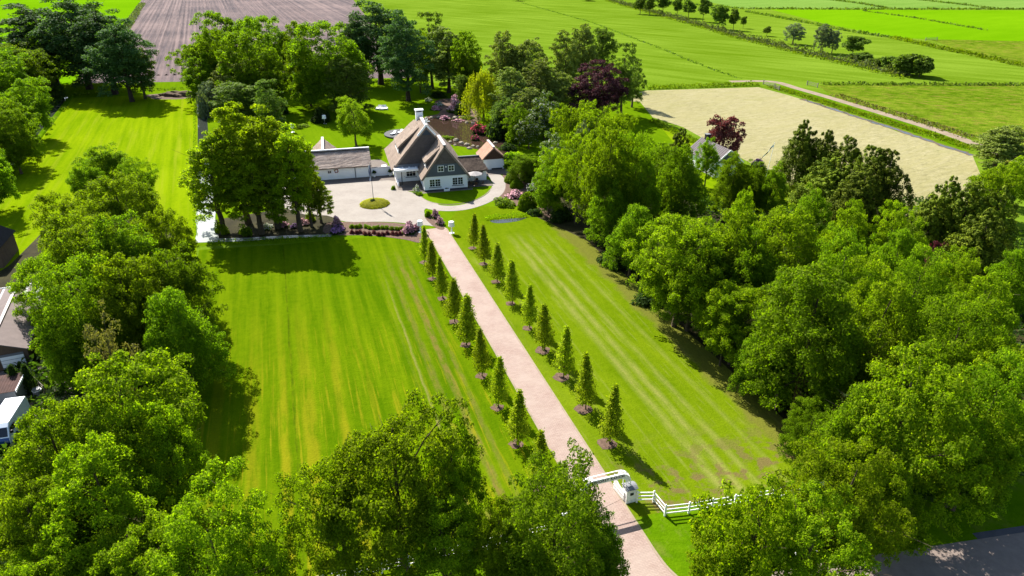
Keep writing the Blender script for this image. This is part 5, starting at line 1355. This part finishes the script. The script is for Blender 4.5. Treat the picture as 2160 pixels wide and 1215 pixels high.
 ('oak_green', 1262, 1050, 150, 10, 'lower crown covering the left half of the gate'),
 ('oak_near', 1050, 1030, 140, 11, 'sparse oak between the pointed crown and the round dense oak'),
 ('oak_green', 1200, 1110, 230, 7, 'crown at the bottom edge left of the brick apron'),
 # lower left
 ('oak_near', 230, 736, 330, 15, 'large round oak at the lower left edge of the lawn'),
 ('oak_near', 90, 850, 250, 13, 'oak crown at the left edge below the parked van'),
 ('oak_near', 330, 850, 180, 12, 'oak crown at the right shoulder of the large lower left oak'),
 ('oak_near', 180, 920, 260, 13, 'oak crown in the middle of the lower left group'),
 ('oak_near', 430, 1040, 270, 12, 'round oak at the bottom edge beside the striped lawn'),
 ('oak_near', 40, 1000, 240, 11, 'oak crown in the bottom left corner'),
 ('oak_near', 250, 1080, 250, 10, 'oak crown at the bottom edge right of the corner one'),
 ('yellow_tree', 540, 1130, 130, 7, 'small yellow-green tree at the bottom edge by the striped lawn'),
 ('oak_near', 110, 1120, 220, 9, 'low oak crown at the bottom edge near the left corner'),
 # left wood
 ('oak_green', 212, 300, 120, 10, 'olive-green loose tree at the top end of the left wood'),
 ('oak_green', 166, 338, 90, 9, 'grey-green low tree left of the top end of the left wood'),
 ('oak_green', 282, 340, 84, 9, 'green tree right of the top end of the left wood'),
 ('oak_near', 236, 362, 190, 14, 'bright yellow-topped oak at the head of the left wood'),
 ('oak_near', 130, 420, 150, 13, 'bright oak on the paddock side of the left wood'),
 ('oak_near', 330, 436, 160, 14, 'bright oak on the moat side of the left wood'),
 ('oak_green', 240, 440, 200, 15, 'broad green oak in the middle of the left wood'),
 ('oak_near', 160, 470, 190, 14, 'bright crown behind the neighbour barn'),
 ('oak_green', 350, 510, 180, 14, 'deep green oak facing the striped lawn'),
 ('oak_near', 88, 510, 150, 11, 'bright crown beside the dark-roofed house at the left edge'),
 ('oak_near', 240, 530, 220, 15, 'large bright oak at the centre of the left wood'),
 ('oak_green', 140, 560, 200, 14, 'broad oak overhanging the neighbour barn roof'),
 ('oak_green', 360, 600, 190, 13, 'shaded oak at the lawn edge of the left wood, above its long shadow'),
 ('oak_green', 268, 560, 170, 13, 'dark green oak behind the sparse brown tree'),
 ('oak_green', 120, 660, 120, 9, 'small oak crown at the right of the neighbour garage door'),
 ('sparse_tree', 206, 644, 110, 15, 'half-bare brownish tree with thin branches in the left wood'),
 # grove by the forecourt
 ('grove_tree', 482, 232, 141, 19, 'tall grove tree with a yellowish top, left of the grove'),
 ('grove_tree', 546, 224, 154, 20, 'tallest tree of the grove, its dark trunk rising from the bank'),
 ('grove_tree', 428, 286, 141, 16, 'grove tree leaning out over the bright moat'),
 ('grove_tree', 600, 256, 128, 18, 'grove tree right of the tallest one'),
 ('grove_tree', 520, 300, 141, 15, 'grove tree in front, between the leaning one and the tallest'),
 ('grove_tree', 632, 290, 77, 15, 'slim grove tree beside the garage roof'),
]
for k_, px, ty, w_, h_, lab in TREES:
    grp = None
    put = tree_top(k_, px, ty, w_, h_, lab, grp)
for t_, w_, H_, R_, kd_, lab in ((42.6, 62, 12, 4.4, 'oak_green', 'green edge tree behind the exposed trunk, halfway down the right lawn'), (43.2, 54, 11, 4.2, 'oak_near', 'leafy edge tree left of the very large oak, low on the right lawn'), (42.4, 47, 9, 3.6, 'oak_green', 'low edge tree at the lower right corner of the right lawn'),
        (43.4, 86, 13, 4.0, 'oak_green', 'green edge tree between the pale-trunked tree and the spreading oak'), (42.8, 78, 11, 3.6, 'oak_green', 'low leafy edge tree just left of the spreading oak'), (40.6, 104.5, 9, 3.2, 'oak_green', 'rounded green tree at the top corner of the right lawn'), (43.5, 108, 11, 3.6, 'oak_near', 'bright tree behind the top corner of the right lawn')):
    x, y = W(t_, w_); put_tree(kd_, x, y, H_, R_, lab)
tree_base('grove_tree', 678, 470, 374, 66, 'slim tree with a leaning trunk at the right end of the grove, before the forecourt')
tree_base('oak_near', 752, 308, 213, 88, 'round garden tree with a yellowish top behind the garage ridge')
# hedgerow trees in the far meadow
FT = [(1350, 30, -6, 22), (1370, 32, -6, 18), (1398, 30, -12, 28), (1428, 36, -4, 20), (1452, 38, 0, 26), (1482, 46, -4, 22), (1515, 62, 8, 32), (1546, 64, 20, 20), (1567, 60, 34, 12), (1617, 76, 56, 14),
      (1672, 93, 47, 34), (1730, 112, 48, 30), (1754, 112, 62, 24), (1796, 122, 74, 42)]
FL = ['far hedgerow tree at the top edge, leftmost of the row', 'second hedgerow tree from the left at the top edge', 'broad hedgerow tree cut by the top edge', 'slim hedgerow tree right of the broad one at the top edge', 'hedgerow tree just touching the top edge, fifth from the left', 'dark leafy hedgerow tree left of the tallest standing clear', 'tall round hedgerow tree standing clear, left of two thin ones', 'airy hedgerow tree right of the tall round one', 'thin narrow hedgerow tree beside the airy one', 'tiny sparse hedgerow tree alone above the scrub',
      'round hedgerow tree with a clear trunk, left of the pale one', 'pale grey-green slender hedgerow tree', 'hedgerow tree immediately right of the pale slender one', 'broad hedgerow tree, rightmost before the scrub clump']
for (bx, by, ty, w_), lab in zip(FT, FL):
    kd = 'silver_tree' if 'pale' in lab else 'field_tree'
    tree_base(kd, bx, by, ty, w_*1.3, lab, 'trees of the far hedgerow')
SB = [(1818, 130, 112, 40), (1850, 138, 122, 36), (1882, 148, 118, 44), (1912, 158, 112, 58), (1938, 163, 122, 44), (1242, 2, -6, 24)]
SBL = ['scrub bush at the left of the dense clump ending the hedgerow', 'low scrub bush second from the left in the clump ending the hedgerow', 'scrub bush in the middle of the clump ending the hedgerow', 'tallest scrub bush of the clump ending the hedgerow', 'round scrub bush at the right tip of the hedgerow', 'small dark bush with a shadow at the top edge of the big meadow']
for (bx, by, ty, w_), lab in zip(SB, SBL): tree_base('field_scrub', bx, by, ty, w_*1.3, lab, None, cat='bush')
X0, Y0 = P(1095, -2); 
tree_base('field_scrub', 1093, 2, -10, 26, 'small dark bush alone at the top edge above the ploughed field corner', cat='bush')
hd = Q([(1270, -4), (1330, 14), (1400, 33), (1470, 52), (1540, 73), (1620, 93), (1700, 113), (1790, 133), (1860, 150), (1915, 162)])
tuft_band('hedgerow', hd, 5.0, 3.2, 4.0, L['weed'], 'grey-green bramble hedgerow under the far row of trees', 31, lumpy=.9, cat='hedge', leaf=.6)
tuft_band('long_grass', [(x-2.5, y-5) for x, y in hd], 4.5, .8, 1.0, L['reed'], 'light grassy strip along the near side of the far hedgerow', 32, cat='grass', leaf=.6)

# ------------------------------------------------------------------ shrubs
SHR = [
 ('pink', 712, 476, 30, 26, 'rhododendron_bush', 'pink rhododendron at the left end of the bed by the forecourt'),
 ('purple', 712, 492, 34, 28, 'rhododendron_bush', 'purple-blue rhododendron at the left end of the bed, front one'),
 ('pink', 862, 490, 44, 30, 'rhododendron_bush', 'big pink rhododendron at the right end of the bed by the drive'),
 ('pink', 880, 486, 22, 20, 'rhododendron_bush', 'small pink rhododendron right against the top of the drive'),
 ('pink', 918, 460, 22, 22, 'rhododendron_bush', 'pink rhododendron at the curve where path and drive part'),
 ('pink', 928, 474, 22, 20, 'rhododendron_bush', 'pink rhododendron nearest the big lamp right of the drive'),
 ('green', 903, 457, 18, 20, 'green_bush', 'green bush at the tip of the bed where path and drive part'),
 ('pink', 600, 478, 34, 18, 'rhododendron_bush', 'pale pink rhododendron in the shade under the grove, middle'),
 ('white', 566, 482, 34, 16, 'rhododendron_bush', 'whitish rhododendron in the shade under the grove, left'),
 ('pink', 640, 474, 30, 18, 'rhododendron_bush', 'pink rhododendron in the shade under the grove, right'),
 ('purple', 622, 480, 22, 14, 'rhododendron_bush', 'dusky purple rhododendron in the shade under the grove'),
 ('yellow', 655, 466, 30, 30, 'green_bush', 'yellow-green bush at the foot of the slim grove trees'),
 ('yellow', 470, 492, 36, 46, 'green_bush', 'bright bush on the moat bank at the left of the grove'),
 ('green', 520, 494, 40, 26, 'green_bush', 'green bush on the bank under the leaning grove tree'),
 ('clip', 1080, 384, 40, 24, 'clipped_bush', 'bright clipped round bush beside the path, near the shed'),
 ('clip', 1090, 396, 30, 22, 'clipped_bush', 'smaller clipped round bush in front of the one near the shed'),
 ('clip', 1112, 440, 44, 42, 'clipped_hedge', 'tall clipped block of bright hedge right of the path'),
 ('green', 1062, 432, 60, 26, 'green_bush', 'spreading green bush along the outer curve of the path'),
 ('pink', 1084, 414, 52, 22, 'rhododendron_bush', 'long pink-flowered rhododendron behind the path curve'),
 ('white', 1130, 404, 44, 36, 'white_shrub', 'white-flowering shrub left of the clipped hedge block'),
 ('dark', 1118, 380, 50, 36, 'dark_bush', 'dark green bush behind the clipped round bushes'),
 ('green', 1150, 430, 60, 40, 'green_bush', 'green bush right of the clipped hedge block'),
 ('dark', 1180, 462, 70, 40, 'dark_bush', 'dark shaded bush at the corner of the wood by the lawn'),
 ('dark', 1128, 452, 40, 20, 'dark_bush', 'low dark bush under the clipped hedge block'),
 ('green', 1085, 355, 60, 50, 'green_bush', 'tall green bush beside the tiled shed'),
 ('pink', 958, 236, 44, 40, 'rhododendron_bush', 'large pink and cream rhododendron mound behind the pond'),
 ('dark', 975, 240, 44, 30, 'dark_bush', 'dark bush at the right foot of the pink mound behind the pond'),
 ('pink', 940, 252, 34, 14, 'flower_patch', 'low pink flowers on the far bank of the pond, by the water'),
 ('pink', 918, 232, 30, 14, 'flower_patch', 'low pale pink flowers at the bend of the far bed'),
 ('white', 925, 222, 26, 12, 'flower_patch', 'low whitish flowers at the top of the far bed'),
 ('dark', 925, 205, 40, 20, 'dark_bush', 'dark shade bush at the back of the lawn behind the bed'),
 ('rose', 1012, 282, 40, 30, 'rhododendron_bush', 'rose-red rhododendron at the water, below the willow'),
 ('dark', 1046, 290, 70, 54, 'dark_bush', 'large dark bush on the right bank of the pond'),
 ('rose', 1002, 296, 22, 16, 'rhododendron_bush', 'small rose-red rhododendron at the water edge'),
 ('yellow', 940, 292, 40, 14, 'waterside_plants', 'bright green island of plants in the pond'),
 ('dark', 1072, 316, 44, 22, 'dark_bush', 'dark bush on the near right bank of the pond behind the tiled shed'),
 ('green', 1040, 318, 34, 14, 'green_bush', 'low green bush between pond and tiled shed'),
 ('green', 1086, 300, 50, 40, 'green_bush', 'tall green bush at the right end of the pond'),
 ('white', 905, 214, 24, 12, 'flower_patch', 'small pale flower clump at the lawn corner of the far bed'),
 ('green', 985, 250, 40, 12, 'green_bush', 'low green plants on the far bank under the pink mound'),
 ('pink', 966, 256, 30, 10, 'flower_patch', 'low pink flowers at the far waterline right of the first patch'),
 ('purple', 1597, 352, 28, 26, 'rhododendron_bush', 'purple rhododendron in front of the hay field by the flagpole'),
 ('green', 1625, 372, 60, 26, 'clipped_hedge', 'green hedge below the purple rhododendron'),
 ('green', 830, 400, 12, 12, 'green_bush', 'small green plant left of the entrance steps'),
 ('white', 878, 408, 20, 22, 'white_shrub', 'white-flowering plant at the entrance paving'),
 ('green', 884, 412, 20, 12, 'green_bush', 'bright low plant at the corner of the front wing'),
 ('silver', 592, 262, 34, 20, 'silver_bush', 'pale silvery bush at the edge of the shaded back lawn'),
 ('dark', 570, 262, 40, 22, 'dark_bush', 'dusky bush left of the silvery one on the back lawn'),
 ('dark', 680, 256, 60, 40, 'dark_bush', 'dark bush behind the shaded white lamp'),
 ('yellow', 640, 268, 40, 14, 'green_bush', 'low yellow-green bush between the silvery bush and the lamp'),
 ('silver', 432, 248, 34, 60, 'silver_bush', 'tall silvery bush on the far bank of the bright moat'),
 ('dark', 600, 240, 30, 30, 'dark_bush', 'dark bush left of the sunlit gap in the back lawn'),
 ('yellow', 645, 402, 30, 20, 'green_bush', 'yellow bush at the left edge of the forecourt, beside the garage'),
 ('yellow', 1705, 910, 90, 60, 'scrub_bush', 'yellowish scrub at the shaded lawn edge, lower right'),
 ('dark', 1640, 820, 90, 50, 'scrub_bush', 'dark scrub under the very large oak'),
 ('dark', 1560, 740, 80, 50, 'scrub_bush', 'dark scrub right of the exposed trunk at the lawn edge'),
 ('dark', 1370, 640, 80, 40, 'scrub_bush', 'dark scrub at the wood edge left of the spreading oak'),
 ('dark', 1290, 560, 80, 50, 'scrub_bush', 'dark scrub at the wood edge under the tall wide tree'),
 ('dark', 1500, 690, 80, 40, 'scrub_bush', 'dark scrub behind the exposed trunk at the lawn edge'),
]
for k_, bx, by, w_, h_, nm, lab in SHR:
    shrub_px(k_, bx, by, w_, h_, nm, lab, cat=('rhododendron' if 'rhodo' in nm else 'flowers' if 'patch' in nm else 'plants' if 'plants' in nm else 'hedge' if 'hedge' in nm else 'bush'))
# bed of small green bushes along the forecourt edge: two rows
k_ = 0
for r_, (y0_, key, lab) in enumerate(((481, 'green', 'small green rose bush in the back row of the long bed in the forecourt bed'), (493, 'beech', 'small reddish rose bush in the front row of the long bed in the forecourt bed'))):
    for i in range(12):
        bx = 742+i*9.4+_trs.uniform(-2, 2); shrub_px(key, bx, y0_+_trs.uniform(-2, 2)+i*.35, 15, 12, 'rose_bush', lab.replace(' of the long bed', ', %s from the left,' % NTH[i])+'' , 'rose bush', 'rose bushes in the long bed below the forecourt')

# ------------------------------------------------------------------ neighbours on the left
NA = R(24); NO = (-53.7, 64.5)
def NLc(x, y): return (NO[0]+x*math.cos(NA)-y*math.sin(NA), NO[1]+x*math.sin(NA)+y*math.cos(NA))
nb = empty('barn_garage', NLc(-2.9, 0)+(0,), NA, 'tan brick garage barn with a grey slate roof and a wide white door', 'garage')
MB().box(-2.9, 2.9, 0, 12.5, 0, 2.2).build('wall', M['tanwall'], nb)
MB().prism([(-2.9, 2.2), (2.9, 2.2), (0, 3.45)], 0.0, .2).build('gable', M['tanwall'], nb)
for sx in (-1, 1):
    MB().slab([(0, -.25, 3.62), (0, 12.7, 3.62), (sx*3.15, 12.7, 2.22), (sx*3.15, -.25, 2.22)][::(1 if sx < 0 else -1)], .12).build('roof', M['greyroof'], nb)
MB().box(-.16, .16, -.27, 12.7, 3.62, 3.72).build('ridge_cap', M['ridge'], nb)
dr = MB().box(.2, 2.5, -.06, -.005, .05, 1.88).build('garage_door', M['lead'], nb)
for z in (.5, .95, 1.4): MB().box(.25, 2.45, -.075, -.062, z-.2, z+.2).build('door_panel', M['white'], dr)
# flat-roofed lean-to behind it and the dark-roofed house
fl_ = empty('flat_roof_extension', NLc(-4.2, 15)+(0,), NA, 'flat-roofed brick extension with white trim behind the barn garage', 'extension')
MB().box(-3.5, 3.6, -2.2, 2.2, 0, 2.5).build('wall', M['tanwall'], fl_); MB().box(-3.7, 3.8, -2.4, 2.4, 2.5, 2.62).build('roof', M['lead'], fl_)
for q in ((-3.75, 3.85, -2.46, -2.4), (-3.75, 3.85, 2.4, 2.46), (3.8, 3.86, -2.4, 2.4)): MB().box(*q, 2.45, 2.72).build('trim', M['white'], fl_)
for i in range(5): MB().box(-3.2+i*1.35, -2.2+i*1.35, -2.2, 2.2, 2.63, 2.68).build('roof_sheet', M['wood' if i % 2 else 'greyroof'], fl_)
dh = empty('neighbour_house', P(-52, 572)+(0,), R(18), 'house with a dark tiled roof at the left edge of the photo', 'house')
MB().box(-5, 3.6, 0, 7, 0, 3.2).build('wall', M['tanwall'], dh)
MB().slab([(-5.3, -.4, 3.0), (3.9, -.4, 3.0), (3.2, 3.5, 5.6), (-5.3, 3.5, 5.6)], .18).build('roof', M['darkroof'], dh); MB().slab([(-5.3, 3.5, 5.6), (3.2, 3.5, 5.6), (3.9, 7.4, 3.0), (-5.3, 7.4, 3.0)], .18).build('roof', M['darkroof'], dh)
MB().slab([(3.2, 3.5, 5.6), (3.9, -.4, 3.0), (3.9, 7.4, 3.0)], .18).build('roof', M['darkroof'], dh)
MB().box(1.5, 2.9, -.05, .0, 1.0, 2.2).build('window', M['glass'], dh)
sheet('neighbour_yard', [NLc(-9, -.2), NLc(3, -.2), NLc(4.2, -.2), NLc(5.2, -4), NLc(7, -9), NLc(7, -14), NLc(-9, -18)], M['pave_grey'], 7)
sheet('neighbour_garden_soil', [NLc(-7, -2.8), NLc(1.2, -2.5), NLc(3.2, -6.4), NLc(-1, -7.3), NLc(-7, -7)], M['forest_floor'], 8)
sheet('neighbour_lawn', [NLc(3.4, 5), NLc(4.4, 5), NLc(5.2, -1.4), NLc(4.2, -1)], M['lawn'], 8)
for i, (dx, lab) in enumerate(((-.55, 'small pointed conifer in the neighbour garden, left of two'), (.75, 'small pointed conifer in the neighbour garden, right of two'))):
    x, y = P(54, 828); t = put_tree('conical_tree', x+dx, y+.1*i, 3.4, 1.0, lab, 'two small conifers in front of the barn garage', idx=i); t.name = 'small_conifer'
    for c_ in t.children:
        if c_.name.startswith('crown'): c_.data = c_.data.copy(); c_.data.materials[0] = L['darkshrub']
shrub_px('silver', 28, 806, 22, 20, 'pale_bush', 'pale bush left of the two small conifers', 'bush'); shrub_px('yellow', 16, 826, 24, 16, 'green_bush', 'yellow-green bush left of the two small conifers', 'bush')
sp_ = empty('brown_roof_shed', P(-4, 872)+(0,), R(20), 'shed with a rusty brown corrugated flat roof', 'shed')
MB().box(-4.5, 2.0, .1, 3.4, 0, 2.15).build('wall', M['lead'], sp_)
cr_ = MB()
for i in range(26): cr_.slab([(-4.6+i*.26, 0, 2.2), (-4.47+i*.26, 0, 2.25), (-4.47+i*.26, 3.5, 2.35), (-4.6+i*.26, 3.5, 2.3)], .03); cr_.slab([(-4.47+i*.26, 0, 2.25), (-4.34+i*.26, 0, 2.2), (-4.34+i*.26, 3.5, 2.3), (-4.47+i*.26, 3.5, 2.35)], .03)
o = cr_.build('roof', M['oldroof'], sp_); MB().box(2.16, 2.24, -.1, 3.6, 2.1, 2.36).build('gutter', M['white'], sp_)
# timber fence, barrels, planks between shed and wood
A_, B_ = P(70, 806), P(97, 832)
rail_fence('timber_fence', [tuple(np.array(A_)+(np.array(B_)-np.array(A_))*i/3) for i in range(4)], 'low grey timber fence at the right of the two small conifers', h=1.1, mat='grey_wood', post=.12)
x, y = P(82, 836); br = empty('rain_barrel', (x, y, .03), 0, 'pale banded rain barrel at the end of the timber fence', 'barrel')
MB().lathe([(.36, 0), (.42, .35), (.42, .6), (.36, .95)], 16).build('body', M['lead'], br)
for z in (.2, .75): MB().lathe([(.43, z), (.43, z+.05)], 16).build('band', M['white'], br)
x, y = P(50, 848); pk = empty('plank_pile', (x, y, .03), R(60), 'short pile of pale planks beside the brown-roofed shed', 'plank pile')
for i in range(5): MB().box(-.9+.1*i, .9, -.4+.18*i, -.24+.18*i, .0+.07*(i % 3), .07+.07*(i % 3)).build('plank', M['grey_wood'], pk)
# van: nose to the camera
vx, vy = P(2, 950); van = empty('delivery_van', (vx, vy, .03), R(14), 'white van with a blue lower front parked under the trees at the left edge', 'van')
def van_body():
    prof = [(0, .35), (0, .95), (.15, 1.15), (.75, 1.95), (1.15, 2.25), (5.3, 2.3), (5.4, 2.15), (5.4, .35)]  # y,z
    k = len(prof); v = []
    for sx in (-1, 1):
        for y, z in prof:
            w = 1.0 if z < 1.3 else 1.0-.12*(z-1.3)
            v.append((sx*w, y, z))
    f = [tuple(range(k)), tuple(range(2*k-1, k-1, -1))]+[(i, i+k, (i+1) % k+k, (i+1) % k) for i in range(k)]
    m = [0, 0]+[0]*k; m[2] = 1; m[3] = 1
    mb = MB(); mb.v = v; mb.f = f; mb.m = m; return mb
bo = van_body().build('body', [M['vanwhite'], M['vanblue']], van); bv = bo.modifiers.new('soft', 'BEVEL'); bv.width = .08; bv.segments = 3
MB().slab([(-.86, .20, 1.24), (.86, .20, 1.24), (.8, .72, 1.92), (-.8, .72, 1.92)], -.03).build('windscreen', M['glass'], van)
for sx in (-1, 1):
    MB().box(min(sx*.985, sx*1.0), max(sx*.985, sx*1.0), .75, 1.7, 1.3, 1.85).build('side_window', M['glass'], van)
    MB().box(min(sx*1.02, sx*1.2), max(sx*1.02, sx*1.2), .55, .7, 1.35, 1.65).build('mirror', M['black'], van)
    MB().box(sx*.75-.14, sx*.75+.14, -.03, .02, .75, .92).build('headlight', M['sky_glass'], van)
    for yy in (.95, 4.3):
        w_ = MB(); w_.lathe([(.2, -.11), (.34, -.11), (.35, 0), (.34, .11), (.2, .11)], 16); w_.v = [(sx*.88+z, yy+x, .35+y) for x, y, z in w_.v]
        wo = w_.build('wheel', M['black'], van); h_ = MB().lathe([(.19, -.115), (.19, .115)], 12); h_.v = [(sx*.88+z, yy+x, .35+y) for x, y, z in h_.v]; h_.build('hub_cap', M['lead'], wo)
MB().box(-.95, .95, -.08, .02, .35, .6).build('bumper', M['black'], van)
# ------------------------------------------------------------------ house and flagpole beyond the right wood
ra, rb = np.array(P(1480, 290, 5.4)), np.array(P(1542, 318, 5.4)); ln = np.linalg.norm(rb-ra); an_ = math.atan2(*(rb-ra)[::-1])
gh = empty('grey_roof_house', (ra[0], ra[1], 0), an_, 'small house with a striped grey roof and chimney beside the red maple', 'house')
MB().box(.2, ln-.2, -2.9, 2.9, 0, 2.9).build('wall', M['render'], gh); 
MB().add([(ln-.2, -2.9, 2.9), (ln-.2, 2.9, 2.9), (ln-.2, 0, 5.1), (ln-.4, -2.9, 2.9), (ln-.4, 2.9, 2.9), (ln-.4, 0, 5.1)], [(0,1,2),(5,4,3),(0,3,4,1),(1,4,5,2),(2,5,3,0)]).build('gable', M['siding'], gh)
for sy in (-1, 1):
    n_ = int(ln/.62)
    for i in range(n_):
        x0 = ln*i/n_; x1 = ln*(i+1)/n_-.16
        q = [(x0, 0, 5.4), (x1, 0, 5.4), (x1, sy*3.3, 2.75), (x0, sy*3.3, 2.75)]
        MB().slab(q if sy < 0 else q[::-1], .12).build('roof_strip', M['house_tile'], gh)
    MB().slab([(0, 0, 5.33), (ln, 0, 5.33), (ln, sy*3.25, 2.7), (0, sy*3.25, 2.7)][::(1 if sy < 0 else -1)], .06).build('roof', M['darkroof'], gh)
chm = MB().box(1.4, 2.3, -.2, .6, 4.6, 6.5).build('chimney', M['darkroof'], gh); MB().box(1.3, 2.4, -.3, .7, 6.5, 6.62).build('chimney_cap', M['lead'], chm)
MB().bar((ln+.02, 0, 5.45), (ln+.02, -3.35, 2.75), .06, .25).build('barge_board', M['white'], gh); MB().bar((ln+.02, 0, 5.45), (ln+.02, 3.35, 2.75), .06, .25).build('barge_board', M['white'], gh)
x, y = P(1612, 388); f2 = empty('flagpole', (x, y, 0), 0, 'thin white flagpole in front of the hay field, right of the purple bush', 'flagpole')
MB().tube((0, 0, 0), (.75, .3, 8.2), .06, .04, 6).build('pole', M['white'], f2)
pn = MB(); n_ = 12; v = []
for i in range(n_+1):
    t = i/n_; w_ = .22*(1-.6*t)
    for s_ in (-1, 1): v.append((x+.65-1.9*t, y+.3+.15*math.sin(t*9), 7.6-2.6*t+s_*w_))
pn.add(v, [(2*i, 2*i+1, 2*i+3, 2*i+2) for i in range(n_)]); pn.m = [1 if (i//2) % 2 else 0 for i in range(n_)]
po = pn.build('pennant', [M['white'], M['dark']]); po.modifiers.new('thickness', 'SOLIDIFY').thickness = .02
tag(po, 'long dark and white pennant streaming down from the thin flagpole', 'pennant')
# heap of soil at the paddock end
x, y = P(368, 203); sheet('bare_patch', [(x+9*math.cos(a)*(1+.2*math.sin(3*a)), y+5*math.sin(a)) for a in np.linspace(0, 2*math.pi, 20)[:-1]], M['soil'], 3)
bm = bmesh.new(); bmesh.ops.create_icosphere(bm, subdivisions=4, radius=1); rr = random.Random(2)
for v_ in bm.verts:
    v_.co *= 1+.22*math.sin(v_.co.x*6+v_.co.z*3)*math.cos(v_.co.y*7)+rr.uniform(-.07, .07)
    if v_.co.z < -.1: v_.co.z = -.1
me = bpy.data.meshes.new('soil_heap'); bm.to_mesh(me); bm.free(); me.materials.append(M['soil'])
o = link(bpy.data.objects.new('soil_heap', me)); o.location = (x+1, y+1, 0); o.scale = (5.5, 2.6, 1.3); tag(o, 'heap of brown soil and brush at the far end of the paddock', 'heap')
# undergrowth of the woods
def scatter(name, poly, n, h, mat, label, seed, leaf=.3):
    rng = np.random.default_rng(seed); poly = np.array(poly); lo, hi = poly.min(0), poly.max(0)
    pts = rng.uniform(lo, hi, (n*3, 2)); ins = np.zeros(len(pts), bool); j = len(poly)-1
    for i in range(len(poly)):
        xi, yi = poly[i]; xj, yj = poly[j]
        c_ = ((yi > pts[:, 1]) != (yj > pts[:, 1])) & (pts[:, 0] < (xj-xi)*(pts[:, 1]-yi)/(yj-yi+1e-9)+xi); ins ^= c_; j = i
    p = pts[ins][:n]; cl_ = .5+.5*np.sin(p[:, 0]*.7+np.sin(p[:, 1]*.5)*2)*np.cos(p[:, 1]*.6)
    z = rng.random(len(p))**1.5*h*(.25+cl_)
    pos = np.column_stack([p, z+.05]); nrm = rng.normal(size=pos.shape)+np.array([0, 0, 1.0])
    o = link(bpy.data.objects.new(name, leaves_mesh(name, pos, nrm, leaf*rng.uniform(.6, 1.4, len(p)), mat, rng)))
    tag(o, label, 'undergrowth', None, 'stuff')
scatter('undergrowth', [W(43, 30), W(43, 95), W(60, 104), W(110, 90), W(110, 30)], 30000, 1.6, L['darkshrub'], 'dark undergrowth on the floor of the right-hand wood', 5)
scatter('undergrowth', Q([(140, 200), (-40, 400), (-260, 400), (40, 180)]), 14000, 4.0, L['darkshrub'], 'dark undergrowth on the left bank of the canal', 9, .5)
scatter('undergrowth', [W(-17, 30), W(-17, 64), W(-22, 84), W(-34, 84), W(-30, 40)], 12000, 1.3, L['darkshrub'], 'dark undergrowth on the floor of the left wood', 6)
